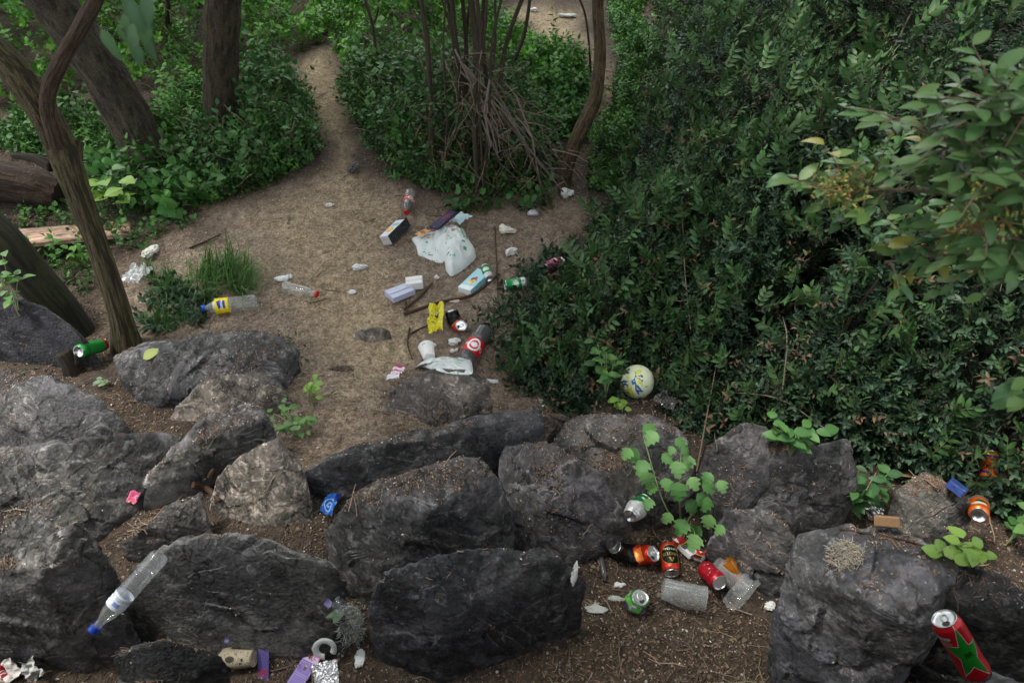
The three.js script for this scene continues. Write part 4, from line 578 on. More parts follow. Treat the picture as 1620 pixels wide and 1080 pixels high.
{ // shrub bough close to the lens at the right, out of focus, with withered flower heads
  const r = rng(151), root = V(1.75, G(1.75, -0.75), -0.75), mat = leafMat(0.42, 0.25), bent = (c0, w0, cu, fo) => new Buf().leaf(new THREE.Matrix4(), 1, w0, C(...c0), { wide: 0.42, rows: 6, fold: fo, curl: cu }).done(), g = [bent([0.1, 0.2, 0.075], 0.46, 0.2, 0.2), bent([0.08, 0.18, 0.07], 0.42, 0.55, 0.3), bent([0.15, 0.26, 0.075], 0.5, 0.1, 0.1), bent([0.115, 0.225, 0.07], 0.4, 0.8, 0.35), bent([0.28, 0.28, 0.06], 0.5, 0.4, 0.2)];
  const t = thing('near_bough', 'pale green bough close to the lens at the right edge with withered flower heads', 'bough', root), st = (pts, w) => part('twig', tube(rel(t, pts), [w, w * 0.75, w * 0.4], { sides: 6, steps: 12, knob: 0.2 }), stemB, t);
  const mains = [[[1700, 470, 1.16], [1560, 400, 1.2], [1400, 415, 1.22]], [[1700, 420, 1.12], [1580, 330, 1.15], [1440, 300, 1.2], [1300, 310, 1.22]], [[1700, 380, 1.1], [1600, 250, 1.12], [1480, 215, 1.16], [1430, 190, 1.18]], [[1700, 300, 1.05], [1620, 200, 1.08], [1560, 165, 1.1]], [[1700, 330, 1.0], [1640, 290, 1.02], [1560, 270, 1.05]], [[1690, 420, 1.0], [1620, 390, 1.03], [1540, 360, 1.06]]];
  let count = 0; const more = [], trunk = V(1.62, 1.15, -0.95); part('stem', tube(rel(t, [root, V(1.72, 0.55, -0.85), trunk]), [0.02, 0.016, 0.012], { sides: 8, steps: 16, knob: 0.2 }), stemB, t);
  for (const mn of mains) {
    const P = mn.map(([x, y, D]) => far(x, y, D)), cv = new THREE.CatmullRomCurve3([trunk, ...P]); st([trunk, ...P], 0.006);
    for (let k = 0; k < 30; k++) {
      const u = 0.42 + 0.58 * Math.pow(r(), 0.8), a0 = cv.getPoint(u), dr = V((r() - 0.6) * 1.0, (r() - 0.35) * 1.0, (r() - 0.5) * 1.0).normalize(), len = 0.05 + 0.07 * r(), tip = a0.clone().addScaledVector(dr, len); st([a0, a0.clone().lerp(tip, 0.5).add(V(0, 0.006, 0)), tip], 0.0018);
      const n = 5 + Math.floor(r() * 2); for (let q = 0; q < n; q++) {
        const w = r() * 6.28, v = V(Math.cos(w), 0, Math.sin(w)).addScaledVector(dr, 0.9), gi = r() < 0.06 ? 4 : Math.floor(r() * 4), pq = a0.clone().lerp(tip, 0.3 + 0.7 * q / (n - 1)).sub(root), qq = flat(v.x, v.z, v.y * 0.6, r), sc = 0.024 + 0.026 * r();
        if (count++ < 300) { const l = part('leaf', g[gi], mat, t); l.position.copy(pq); l.quaternion.copy(qq); l.scale.setScalar(sc); } else more.push(frame(pq, qq, sc));
      }
    }
  }
  copies('foliage', g[0], mat, more, more.map(() => C(0.9 + 0.3 * r(), 1, 0.9)), t);
  for (const [x, y, D] of [[1310, 300, 1.2], [1335, 322, 1.2], [1345, 285, 1.22], [1520, 345, 1.08], [1560, 300, 1.05], [1590, 350, 1.03], [1525, 385, 1.08]]) { const q = far(x, y, D).sub(root), fl = new Buf(); for (let k = 0; k < 55; k++) { const d = V(r() - 0.5, r() * 0.8 - 0.3, r() - 0.5).multiplyScalar(0.06), e2 = d.clone().add(V(r() - 0.5, r() - 0.5, r() - 0.5).multiplyScalar(0.012)); fl.stem(q.clone().add(d), q.clone().add(e2), 0.0022, 0.0016, vary(r() < 0.5 ? [0.42, 0.24, 0.08] : [0.38, 0.42, 0.1], r), 4); if (k % 3 === 0) fl.stem(q, q.clone().add(d), 0.0008, 0.0008, C(0.3, 0.3, 0.1), 3); } const hd = part('flower_head', fl.done(), dry, t); hd.userData.kind = 'stuff'; }
  const t2 = thing('near_bough', 'single small bough tip reaching in from the right edge below the big one', 'bough', V(1.7, G(1.7, -0.6), -0.6)), h2 = far(1660, 600, 1.0);
  part('stem', tube(rel(t2, [t2.position, V(1.6, 0.6, -0.7), h2, far(1600, 610, 1.0)]), [0.014, 0.011, 0.007, 0.003], { sides: 7, steps: 18 }), stemB, t2);
  for (let k = 0; k < 14; k++) { const p = far(1600 + 30 * r(), 585 + 50 * r(), 0.98 + 0.06 * r()), l = part('leaf', g[Math.floor(r() * 3)], mat, t2), a = 2.2 + r() * 2; l.position.copy(p).sub(t2.position); l.quaternion.copy(flat(Math.cos(a), 0.4, -0.2 * r(), r)); l.scale.setScalar(0.035 + 0.015 * r()); }
}
{ // leaves close to the lens, upper left
  const r = rng(161), root = V(-2.6, G(-2.6, -1.1), -1.1), t = thing('near_bough', 'soft out-of-focus leaves hanging in at the upper left close to the lens', 'bough', root), g = [ov([0.08, 0.18, 0.08], 0.45), ov([0.11, 0.22, 0.09], 0.45)], mat = leafMat(0.5, 0.3), a0 = far(215, -60, 1.0);
  part('stem', tube(rel(t, [root, V(-2.3, 1.6, -1.1), V(-1.4, 2.55, -1.05), a0, far(222, 60, 1.0)]), [0.02, 0.014, 0.009, 0.004, 0.002], { sides: 8, steps: 30 }), stemB, t);
  for (const [x, y, s] of [[205, 0, 40], [218, 18, 46], [230, 20, 44], [212, 35, 46], [228, 48, 40], [206, 62, 34], [218, 70, 30], [195, 20, 36], [238, 5, 30], [160, 45, 34], [170, 60, 30], [185, 40, 26], [200, -10, 40], [235, -12, 44]]) { const l = part('leaf', g[Math.floor(r() * 2)], mat, t), D = 0.97 + 0.08 * r(); l.position.copy(far(x, y, D)).sub(root); const y0 = V((r() - 0.5) * 0.8, -1, 0.2 * r()).normalize(), z = V(r() - 0.5, 0.4, 1); z.addScaledVector(y0, -z.dot(y0)).normalize(); l.quaternion.setFromRotationMatrix(new THREE.Matrix4().makeBasis(y0.clone().cross(z), y0, z)); l.scale.setScalar(s * 1.0 / FOC * 1.15); }
}

// ---------------------------------------------------------------- litter of needles, bud scales, dead leaves and twigs: uncountable, real pieces
{
  const r = rng(201), bits = new Buf(), W1 = C(1, 1, 1), I = new THREE.Matrix4();
  const needle = new Buf().stem(V(-0.5, 0, 0), V(0.05, 0.06, 0.05), 0.06, 0.055, W1, 3).stem(V(0.05, 0.06, 0.05), V(0.5, 0.02, -0.04), 0.055, 0.03, W1, 3).done();
  const scale = new Buf().leaf(new THREE.Matrix4().makeRotationX(-1.4), 1, 0.5, W1, { rows: 3, fold: 0.5, curl: 0.6 }).done();
  const deadLeaf = new Buf().leaf(new THREE.Matrix4().makeRotationX(-1.35), 1, 0.62, W1, { rows: 4, fold: 0.35, curl: 0.7, wide: 0.42 }).done();
  const twig = new Buf().stem(V(-0.5, 0, 0), V(-0.1, 0.02, 0.04), 0.02, 0.019, W1, 4).stem(V(-0.1, 0.02, 0.04), V(0.25, 0, -0.02), 0.019, 0.016, W1, 4).stem(V(0.25, 0, -0.02), V(0.5, 0.03, 0.05), 0.016, 0.01, W1, 4).stem(V(-0.1, 0.02, 0.04), V(0.08, 0.03, 0.2), 0.012, 0.006, W1, 3).done();
  const pebble = new THREE.IcosahedronGeometry(0.5, 1); { const p = pebble.attributes.position; for (let i = 0; i < p.count; i++) { const k = 0.75 + 0.5 * noise(p.getX(i) * 3 + 9, p.getY(i) * 3, p.getZ(i) * 3); p.setXYZ(i, p.getX(i) * k, p.getY(i) * k * 0.7, p.getZ(i) * k); } pebble.setAttribute('color', new THREE.Float32BufferAttribute(new Float32Array(p.count * 3).fill(1), 3)); pebble.computeVertexNormals(); }
  const kinds = { needle: [needle, [], []], scale: [scale, [], []], leaf: [deadLeaf, [], []], twig: [twig, [], []], pebble: [pebble, [], []] };
  const tone = { needle: [[0.24, 0.15, 0.105], [0.32, 0.22, 0.16], [0.17, 0.105, 0.075]], scale: [[0.26, 0.195, 0.15], [0.36, 0.29, 0.23], [0.2, 0.14, 0.1], [0.24, 0.17, 0.12], [0.17, 0.115, 0.08], [0.33, 0.25, 0.19], [0.56, 0.53, 0.49]], leaf: [[0.13, 0.09, 0.062], [0.17, 0.12, 0.082], [0.09, 0.065, 0.048], [0.22, 0.16, 0.11]], twig: [[0.2, 0.14, 0.1], [0.3, 0.23, 0.17], [0.13, 0.09, 0.07]], pebble: [[0.33, 0.29, 0.24], [0.42, 0.38, 0.33], [0.22, 0.2, 0.18], [0.2, 0.17, 0.15], [0.5, 0.47, 0.43]] };
  const put = (k, p, n, s) => { const t = tone[k][Math.floor(r() * tone[k].length)], K = kinds[k]; K[1].push(frame(p, Q().setFromUnitVectors(UP, n.clone().add(V((r() - 0.5) * 0.7, 0, (r() - 0.5) * 0.7)).normalize()).multiply(Q().setFromAxisAngle(UP, r() * 6.2832)), s)); K[2].push(vary(t, r, 0.3)); };
  const size = { needle: () => 0.01 + 0.018 * r(), scale: () => 0.004 + 0.008 * r(), leaf: () => 0.009 + 0.018 * r() * r(), twig: () => 0.04 + 0.12 * r() * r() * 1.4, pebble: () => 0.003 + 0.009 * r() * r() };
  for (let i = 0; i < 125000; i++) {                       // on the ground
    const d = 1.15 + 4.9 * Math.pow(r(), 1.25), x = (r() - 0.5) * 2 * (0.95 * d + 0.4), z = -d, s = clamp(sand(x, z), 0, 1); if (r() < s * 0.4) continue; if (fbm(x * 3.3 + 9, z * 3.3, 1.2, 3) < 0.44 && r() < 0.7) continue; if (hedgeH(x, z) > 0.3 && r() < 0.8) continue;
    const front = d < 1.9, q = r(), k = q < 0.4 ? 'needle' : q < (front ? 0.66 : 0.76) ? 'scale' : q < 0.92 ? (r() < (front || x < -1.6 ? 1 : 0.35) ? 'leaf' : 'scale') : q < 0.945 ? 'twig' : 'pebble';
    put(k, V(x, G(x, z) + 0.003, z), UP, size[k]());
  }
  const a = V(), b = V(), c = V(), nn = V();
  for (const m of boulders) {                             // caught on the boulders' upper sides
    const p = m.geometry.attributes.position, o = m.position, sd = o.x * 7.3; let n = 0, hits = 0;
    for (let k = 0; k < 9000 && hits < 1100; k++) {
      const i = Math.floor(r() * (p.count / 3)) * 3; a.fromBufferAttribute(p, i); b.fromBufferAttribute(p, i + 1); c.fromBufferAttribute(p, i + 2); nn.copy(b).sub(a).cross(c.clone().sub(a)).normalize();
      if (nn.y < 0.35) continue; const e = 0.6 * fbm((a.x + o.x) * 5 + sd, (a.z + o.z) * 5, a.y * 4, 3) + 0.4 * nn.y; if (e < 0.66 && r() > 0.04) continue;
      const q = r(), kk = q < 0.5 ? 'needle' : q < 0.92 ? 'scale' : q < 0.985 ? 'leaf' : 'twig'; put(kk, a.clone().lerp(b, r()).lerp(c, r() * 0.6).add(o).addScaledVector(nn, 0.002), nn.clone(), size[kk]() * 0.85); hits++;
    }
  }
  const g = new THREE.Group(); g.name = 'leaf_litter'; g.userData.kind = 'stuff'; g.userData.label = 'brown needles, bud scales, dead leaves and twigs strewn over the ground'; g.userData.category = 'litter'; scene.add(g);
  for (const k in kinds) copies({ needle: 'needles', scale: 'bud_scales', leaf: 'dead_leaves', twig: 'twigs', pebble: 'pebbles' }[k], kinds[k][0], dry, kinds[k][1], kinds[k][2], g);
}
// single sticks
const stickM = bark(barkC, C(0.75, 0.62, 0.5), 0.004), stickD = bark(barkC, C(0.42, 0.33, 0.27), 0.004);
for (const [lab, pts, w, dark] of [
  ['long bent stick lying below the blue fruit carton', [[640, 500], [700, 480], [745, 470], [790, 436]], 0.009, 0],
  ['forked stick beside the lilac tray', [[640, 492], [662, 474], [684, 450]], 0.008, 0],
  ['thin stick standing in the weeds right of the blue carton', [[783, 360], [786, 420], [788, 480]], 0.004, 0],
  ['brown broken branch at the shoulder of the pale tan boulder', [[304, 762], [326, 776], [352, 790]], 0.013, 0],
  ['short upright stub of branch above the broken branch', [[332, 752], [338, 738]], 0.012, 0],
  ['thin dark stick left of the white paper cup', [[648, 520], [645, 545], [652, 570]], 0.004, 1],
  ['straight stick below the lilac tray', [[642, 480], [644, 500]], 0.005, 0],
  ['long thin stick under the dark shrub left of the ball', [[852, 552], [930, 553], [1040, 555]], 0.005, 0],
  ['slender twig lying on the path beside the weeds', [[300, 395], [330, 382], [350, 372]], 0.006, 1],
  ['curved thin twig in front of the crushed black and red can', [[870, 880], [920, 905], [958, 918]], 0.003, 0],
  ['orange-brown twig behind the crushed black and red can', [[940, 872], [1000, 862], [1060, 876]], 0.003, 0],
  ['long thin stem lying along the right-hand boulder', [[1330, 838], [1440, 858], [1530, 895], [1618, 925]], 0.003, 0],
  ['stick pointing at the yellow wrapper', [[650, 530], [682, 515]], 0.005, 1],
  ['reddish dry fern stalk beside the cola bottle', [[720, 575], [750, 555], [776, 545]], 0.005, 0]]) {
  const P = pts.map(([x, y]) => surf(x, y, w + 0.003).p), t = single('stick', tube(P.length < 3 ? [P[0], P[0].clone().lerp(P[1], 0.5).add(V(0, 0.004, 0)), P[1]] : P, [w, w * 0.9, w * 0.6], { sides: 8, steps: 20, ridge: 0.15, knob: 0.35, seed: pts[0][0] }), dark ? stickD : stickM, lab, 'stick', 'sticks on the ground');
  t.geometry.translate(-P[0].x, -P[0].y, -P[0].z); t.position.copy(P[0]);
}

// ---------------------------------------------------------------- rubbish
const silver = std(C(0.78, 0.79, 0.8), 0.28, { metalness: 1 }), dullSilver = std(C(0.6, 0.61, 0.62), 0.4, { metalness: 1 });
const clear = phy(C(0.92, 0.94, 0.95), 0.0, { transmission: 0.88, thickness: 0, ior: 1.5 }), frosted = phy(C(0.86, 0.88, 0.9), 0.35, { transmission: 0.65, thickness: 0 });
const tissueM = phy(C(0.78, 0.78, 0.76), 0.85, { transmission: 0.12, thickness: 0 }), greyTissue = std(C(0.5, 0.51, 0.49), 0.95), bagM = phy(C(0.84, 0.86, 0.86), 0.42, { transmission: 0.2, thickness: 0 });
function turned(profile, seg = 40, f) {                          // surface of revolution, v by height
  const g = new THREE.LatheGeometry(profile.map(([r, y]) => new THREE.Vector2(r, y)), seg), p = g.attributes.position, uv = g.attributes.uv; let a = 1e9, b = -1e9;
  for (const [, y] of profile) { a = Math.min(a, y); b = Math.max(b, y); }
  for (let i = 0; i < p.count; i++) uv.setY(i, (p.getY(i) - a) / (b - a || 1));
  return f ? shaped(g, f) : g;
}
function shaped(g, f) { const p = g.attributes.position, v = V(); for (let i = 0; i < p.count; i++) { v.fromBufferAttribute(p, i); f(v); p.setXYZ(i, v.x, v.y, v.z); } g.computeVertexNormals(); return g; }
const fine = (pr, n = 3) => { const o = []; for (let i = 0; i < pr.length - 1; i++) for (let k = 0; k < n; k++) o.push([lerp(pr[i][0], pr[i + 1][0], k / n), lerp(pr[i][1], pr[i + 1][1], k / n)]); o.push(pr[pr.length - 1]); return o; };
// lay along the line from one surveyed point to another, the side u = 0.5 of its print turned up to the eye
function lay(t, A, B, lift, turn = 0) {
  const a = surf(A[0], A[1], lift).p, b = surf(B[0], B[1], B[2] ?? lift).p, d = b.clone().sub(a).normalize(), q = Q().setFromUnitVectors(UP, d), e = EYE.clone().sub(a).normalize().applyQuaternion(q.clone().invert());
  t.position.copy(a); t.quaternion.copy(q.multiply(Q().setFromAxisAngle(UP, Math.atan2(e.x, e.z) + Math.PI + turn))); return t;
}
function flatOn(t, A, B, lift = 0.004, tilt = 0) {               // y along A-B, z away from the surface
  const s = surf((A[0] + B[0]) / 2, (A[1] + B[1]) / 2, lift), a = surf(A[0], A[1]).p, b = surf(B[0], B[1]).p, y = b.sub(a).normalize(), z = s.n.clone().add(V(0, 0.6, 0)); z.addScaledVector(y, -z.dot(y)).normalize();
  t.position.copy(s.p); t.quaternion.setFromRotationMatrix(new THREE.Matrix4().makeBasis(y.clone().cross(z), y, z)).multiply(Q().setFromAxisAngle(V(0, 1, 0), tilt)); return t;
}
const dent = (k, s, f = 22) => (v) => { const n = fbm(v.x * f + s, v.y * f * 0.8, v.z * f, 2) - 0.5, q = 1 + k * n * 2; v.x *= q; v.z *= q; v.y += k * 0.02 * (noise(v.x * 40 + s, v.y * 30, v.z * 40) - 0.5); };
function can(label, printed, { h = 0.115, r = 0.033, f, lidUp = true, group = 'crushed and empty drink cans', tab = true } = {}) {
  f ??= dent(0.07, label.length, 20); const t = thing('drink_can', label, 'can', null, group), R = r * 0.82;
  part('body', turned(fine([[r * 0.8, 0.002], [r * 0.97, 0.009], [r, 0.014], [r, h - 0.02], [r * 0.97, h - 0.013], [R, h - 0.003]], 6), 48, f), std(C(0.88, 0.86, 0.84), 0.36, { map: printed, metalness: 0.4 }), t);
  const lid = part('lid', turned(fine([[R, h - 0.004], [R + 0.0012, h], [R - 0.0008, h + 0.0005], [R - 0.002, h - 0.004], [R * 0.55, h - 0.004], [0.0001, h - 0.004]], 2), 40, f), silver, t);
  part('base', turned(fine([[r * 0.81, 0.003], [r * 0.78, 0], [r * 0.7, 0.002], [r * 0.4, 0.009], [0.0001, 0.011]], 2), 40, f), silver, t);
  if (tab) { const g = new THREE.TorusGeometry(0.0075, 0.0016, 6, 20); g.scale(1, 1.5, 1).rotateX(-Math.PI / 2).translate(0, h - 0.0015, 0.004); part('pull_tab', f ? shaped(g, f) : g, dullSilver, lid); const o = new THREE.CircleGeometry(0.009, 20); o.scale(1, 0.8, 1).rotateX(-Math.PI / 2).translate(0, h - 0.0032, -0.0135); part('opening', f ? shaped(o, f) : o, std(C(0.02, 0.02, 0.02), 0.6), lid); }
  return t;
}
const T = (g, s, x, y, font, fill, rot = 0) => { g.save(); g.translate(x, y); g.rotate(rot); g.font = font; g.fillStyle = fill; g.textAlign = 'center'; g.textBaseline = 'middle'; g.fillText(s, 0, 0); g.restore(); };
const wash = (g, w, h, c) => { g.fillStyle = c; g.fillRect(0, 0, w, h); };
const blot = (g, c, pts) => { g.fillStyle = c; g.beginPath(); pts.forEach(([x, y], i) => (i ? g.lineTo(x, y) : g.moveTo(x, y))); g.closePath(); g.fill(); };
const disc = (g, c, x, y, rx, ry = rx) => { g.fillStyle = c; g.beginPath(); g.ellipse(x, y, rx, ry, 0, 0, 6.2832); g.fill(); };
const speck = (g, w, h, n, cols, s, seed) => { const r = rng(seed); for (let i = 0; i < n; i++) { g.fillStyle = cols[Math.floor(r() * cols.length)]; g.fillRect(r() * w, r() * h, s * (0.3 + r()), s * (0.3 + r()) * 0.5); } };

// tall red energy drink can with a green star
{
  const pr = print(1024, 820, (g, w, h) => {
    wash(g, w, h, '#b3131f'); const star = (k, c) => { g.fillStyle = c; g.beginPath(); for (let i = 0; i < 10; i++) { const a = -Math.PI / 2 + 0.12 + i * Math.PI / 5, R = (i % 2 ? 0.4 : 1) * k; g.lineTo(w * 0.54 + Math.cos(a) * R * 0.72, h * 0.5 + Math.sin(a) * R * 1.28); } g.closePath(); g.fill(); };
    star(330, '#e8e8e8'); star(312, '#0a0d0a'); star(292, '#178a22'); g.save(); g.translate(w * 0.545, h * 0.5); g.scale(-1, 1); T(g, 'R', 22, 0, 'bold 92px sans-serif', '#07120a'); g.restore(); T(g, 'R', w * 0.545 + 26, h * 0.5, 'bold 92px sans-serif', '#07120a');
    g.fillStyle = '#cfd3d8'; g.fillRect(w * 0.31, h * 0.16, 150, 34); T(g, 'ROCKSTAR', w * 0.31 + 75, h * 0.16 + 18, 'bold 26px sans-serif', '#20242a'); g.fillStyle = '#1d7d3a'; g.fillRect(w * 0.31, h * 0.215, 130, 26); g.fillStyle = '#d8d8d8'; g.fillRect(w * 0.31, h * 0.262, 150, 6);
  });
  const t = can('tall red drink can with a green star wedged upright at the lower right corner', pr, { h: 0.168 }); const top = far(1494, 978, 1.06), low = far(1540, 1105, 1.0).setY(top.y - 0.15);
  const d = top.clone().sub(low).normalize(), q = Q().setFromUnitVectors(UP, d), e = EYE.clone().sub(low).normalize().applyQuaternion(q.clone().invert()); t.position.copy(top).addScaledVector(d, -0.168); t.quaternion.copy(q.multiply(Q().setFromAxisAngle(UP, Math.atan2(e.x, e.z) + Math.PI - 0.15)));
}
// red can with a black oval
const argus = print(768, 512, (g, w, h) => { wash(g, w, h, '#cf3a22'); g.fillStyle = '#16100c'; g.fillRect(0, 0, w, 14); for (const x of [0.5, 0]) { disc(g, '#b58a2e', w * x, h * 0.52, 152, 186); disc(g, '#14130f', w * x, h * 0.52, 142, 176); T(g, 'A', w * x, h * 0.33, 'bold 110px serif', '#b49a45'); T(g, 'ARGUS', w * x, h * 0.54, 'bold 74px serif', '#b49a45'); T(g, 'ESPECIAL', w * x, h * 0.72, 'bold 50px sans-serif', '#f4f0e6'); } });
lay(can('red can with a black oval lying above the clear plastic tumbler', argus, {}), [1055, 872], [1062, 924], 0.034, -0.25);
{ const q = lay(can('red can with a black oval half hidden in the dark shrub at the right', argus, {}), [1452, 712], [1470, 682], 0.04, 0.2); q.position.addScaledVector(EYE.clone().sub(q.position).normalize(), 0.14); }
// green and silver can
lay(can('dented green and silver can lying on the boulder beside the sapling', print(512, 384, (g, w, h) => { wash(g, w, h, '#c9ccd0'); blot(g, '#0d7a35', [[0, 0], [w, 0], [w, 190], [w * 0.8, 150], [w * 0.6, 215], [w * 0.5, 150], [w * 0.35, 220], [w * 0.15, 160], [0, 190]]); blot(g, '#eef1ee', [[220, 60], [310, 95], [290, 120], [205, 85]]); speck(g, w, h, 40, ['#ffffff', '#aab0b4'], 22, 3); }), { f: dent(0.24, 3, 26) }), [990, 812], [1028, 778], 0.032);
// folded black and red can: both ends look up
{
  const bend = (h, ang, s) => (v) => { const a = (v.y / h - 0.5) * ang, R = h / ang, sq = 1 - 0.55 * Math.exp(-a * a * 3.2), x = v.x * sq + 0.006 * (noise(v.x * 90 + s, v.y * 70, v.z * 90) - 0.5), z = v.z * (1 + 0.18 * Math.exp(-a * a * 3)) + 0.007 * (noise(v.z * 80, v.y * 80 + s, v.x * 80) - 0.5); v.set(R * (1 - Math.cos(a)) + Math.cos(a) * -x * -1, R * Math.sin(a) - Math.sin(a) * x, z); };
  const upright = (t, A, B, lift) => { const a = surf(A[0], A[1]).p, b = surf(B[0], B[1]).p, y = b.clone().sub(a).normalize(), x = V(0, 1, 0.35); x.addScaledVector(y, -x.dot(y)).normalize(); t.position.copy(a.lerp(b, 0.5)).add(V(0, lift, 0)); t.quaternion.setFromRotationMatrix(new THREE.Matrix4().makeBasis(x, y, x.clone().cross(y))); };
  const red = print(512, 384, (g, w, h) => { wash(g, w, h, '#0d0d0f'); blot(g, '#c62a17', [[0, 0], [w, 0], [w, 150], [w * 0.7, 190], [w * 0.45, 130], [w * 0.2, 200], [0, 150]]); blot(g, '#ef8b3a', [[60, 120], [200, 60], [230, 130], [120, 190]]); for (let i = 0; i < 7; i++) g.fillRect(300, 190 + i * 12, 80 - i * 7, 5); });
  upright(can('folded black and red can with both ends facing up', red, { h: 0.17, f: bend(0.17, 2.0, 5) }), [976, 882], [1024, 890], 0.03);
  upright(can('folded black and red can half sunk in the weeds beside the yellow wrapper', red, { h: 0.15, f: bend(0.15, 1.9, 9) }), [717, 508], [728, 524], 0.02);
  const gp = print(512, 384, (g, w, h) => { wash(g, w, h, '#4f9e3c'); blot(g, '#6b3190', [[0, 200], [w, 170], [w, 384], [0, 384]]); speck(g, w, h, 120, ['#cfe8c0', '#e8e2f0', '#3b7a2d', '#8d55b5'], 40, 8); });
  upright(can('squashed green and purple can with its lid on top', gp, { f: (v) => { v.y = v.y * 0.42 + 0.01; const k = v.y < 0.042 ? 1.22 : 1; v.x = v.x * k + 0.02 * (noise(v.x * 50, v.y * 60, v.z * 50) - 0.5) * (k > 1 ? 1 : 0.1) + (k > 1 ? 0 : 0.01); v.z = v.z * k + 0.018 * (noise(v.z * 50, v.x * 60 + 7, v.y * 50) - 0.5) * (k > 1 ? 1 : 0.1); const o = v.x; v.x = v.y; v.y = o; } }), [984, 966], [1026, 950], 0.006);
}
lay(can('small red can lying on its side with its silver end to the viewer', print(512, 256, (g, w, h) => { wash(g, w, h, '#b5172b'); speck(g, w, h, 30, ['#7d0f1e', '#e8c9cb'], 20, 4); }), { h: 0.1, tab: false, f: dent(0.12, 6) }), [1112, 908], [1123, 928, 0.06], 0.034);
lay(can('bright green can with a red rim lying under the mossy trunk', print(512, 256, (g, w, h) => { wash(g, w, h, '#23a043'); g.fillStyle = '#b8202a'; g.fillRect(0, 0, w, 40); g.fillStyle = '#1b7f36'; g.fillRect(0, 200, w, 20); }), { h: 0.168 }), [130, 551], [180, 549], 0.03);
const sprite = print(512, 256, (g, w, h) => { wash(g, w, h, '#1c8a46'); disc(g, '#d9ead9', w * 0.5, h * 0.45, 60, 40); blot(g, '#d7dde0', [[0, 200], [w, 180], [w, 256], [0, 256]]); speck(g, w, h, 30, ['#0f5f2e', '#9cc9aa'], 26, 9); });
lay(can('small green can beside the blue fruit carton', sprite, { r: 0.027, h: 0.11, f: dent(0.16, 4) }), [774, 448], [766, 426], 0.027);
lay(can('green and white can half hidden in the weeds right of the blue carton', sprite, { f: dent(0.1, 8) }), [832, 455], [808, 458], 0.03);
lay(can('pink can poking out of the dark shrub at the clearing edge', print(512, 256, (g, w, h) => { wash(g, w, h, '#b5517f'); speck(g, w, h, 60, ['#e9c8d8', '#5b2a4a', '#e0e0e4'], 36, 5); }), { f: dent(0.3, 2) }), [862, 432], [884, 424], 0.03);
const orange = print(512, 384, (g, w, h) => { wash(g, w, h, '#d9661b'); g.fillStyle = '#c79a1e'; g.fillRect(0, 0, w, 60); g.fillStyle = '#3f49a0'; g.fillRect(0, 60, w, 26); blot(g, '#f4efe6', [[190, 250], [300, 200], [330, 260], [230, 300]]); disc(g, '#1d5a2c', 280, 190, 50, 34); blot(g, '#4a2a80', [[0, 250], [160, 300], [160, 330], [0, 290]]); });
lay(can('orange can with a blue band among the leaves at the right edge', orange, { f: dent(0.06, 2) }), [1536, 806], [1534, 782, 0.1], 0.04);
lay(can('orange can lying higher and behind the one with a blue band', orange, {}), [1556, 776], [1550, 752, 0.12], 0.06, 1.4);
// bottles
function bottle(label, { h = 0.3, r = 0.045, bodyM = clear, cap = '#1f57c8', band, bandAt = [0.42, 0.68], liquid, f, neck = 0.0125, group = 'plastic bottles', capless }) {
  const t = thing('plastic_bottle', label, 'bottle', null, group), pr = [[0.001, 0.006], [r * 0.5, 0.004], [r * 0.86, 0], [r, 0.012], [r, h * 0.2], [r * 0.95, h * 0.25], [r, h * 0.3], [r, h * 0.6], [r * 0.96, h * 0.68], [r * 0.78, h * 0.78], [r * 0.45, h * 0.87], [neck, h * 0.92], [neck, h * 0.985]];
  const body = part('body', turned(fine(pr, 5), 44, f), bodyM, t);
  if (band) part('label', turned(fine([[r * 1.012, h * bandAt[0]], [r * 1.012, h * bandAt[1]]], 10), 48, f), std(0xffffff, 0.45, { map: band }), t);
  if (!capless) { const k = part('cap', turned(fine([[neck * 1.25, h * 0.955], [neck * 1.28, h * 1.0], [neck * 1.1, h * 1.008], [0.0001, h * 1.008]], 2), 28, f), std(cap, 0.45), t); part('neck_ring', turned([[neck * 1.3, h * 0.935], [neck * 1.36, h * 0.942], [neck * 1.3, h * 0.95]], 28, f), std(cap, 0.5), k); }
  if (liquid) { const s = liquid.at; part('liquid', turned(fine(pr.filter(([, y]) => y >= h * s[0] && y <= h * s[1]).map(([a, y]) => [a * 0.93, y]), 4), 36, f), std(liquid.c, 0.2), t); }
  return t;
}
const cola = print(1024, 256, (g, w, h) => { wash(g, w, h, '#c81224'); for (const x of [0.5, 0.02]) { disc(g, '#f3eeee', w * x, h * 0.5, 118, 112); disc(g, '#c81224', w * x, h * 0.5, 84, 80); disc(g, '#f3eeee', w * x, h * 0.5, 56, 50);  } T(g, 'Coca-Cola', w * 0.76, h * 0.5, 'italic bold 86px serif', '#f6f0f0'); T(g, 'Coca-Cola', w * 0.26, h * 0.5, 'italic bold 86px serif', '#f6f0f0'); });
const smoky = phy(C(0.2, 0.19, 0.19), 0.08, { transmission: 0.6, thickness: 0 });
lay(bottle('big cola bottle with a red label crumpled against the bag boulder', { h: 0.31, r: 0.045, bodyM: smoky, band: cola, bandAt: [0.32, 0.6], capless: true, f: (v) => { const k = sstep(v.y, 0.19, 0.26), n = fbm(v.x * 30, v.y * 34, v.z * 30, 3) - 0.5; v.x *= 1 + (0.06 + 0.7 * k) * n; v.z *= 1 + (0.06 + 0.7 * k) * n; v.x += 0.02 * k; } }), [768, 536], [738, 582], 0.05, 0.15);
lay(bottle('emptied cola bottle lying with its red cap towards the black carton', { h: 0.23, r: 0.033, band: cola, bandAt: [0.36, 0.56], cap: '#b3121f', liquid: { at: [0.5, 0.9], c: C(0.05, 0.03, 0.025) } }), [649, 312], [640, 364], 0.033, -0.5);
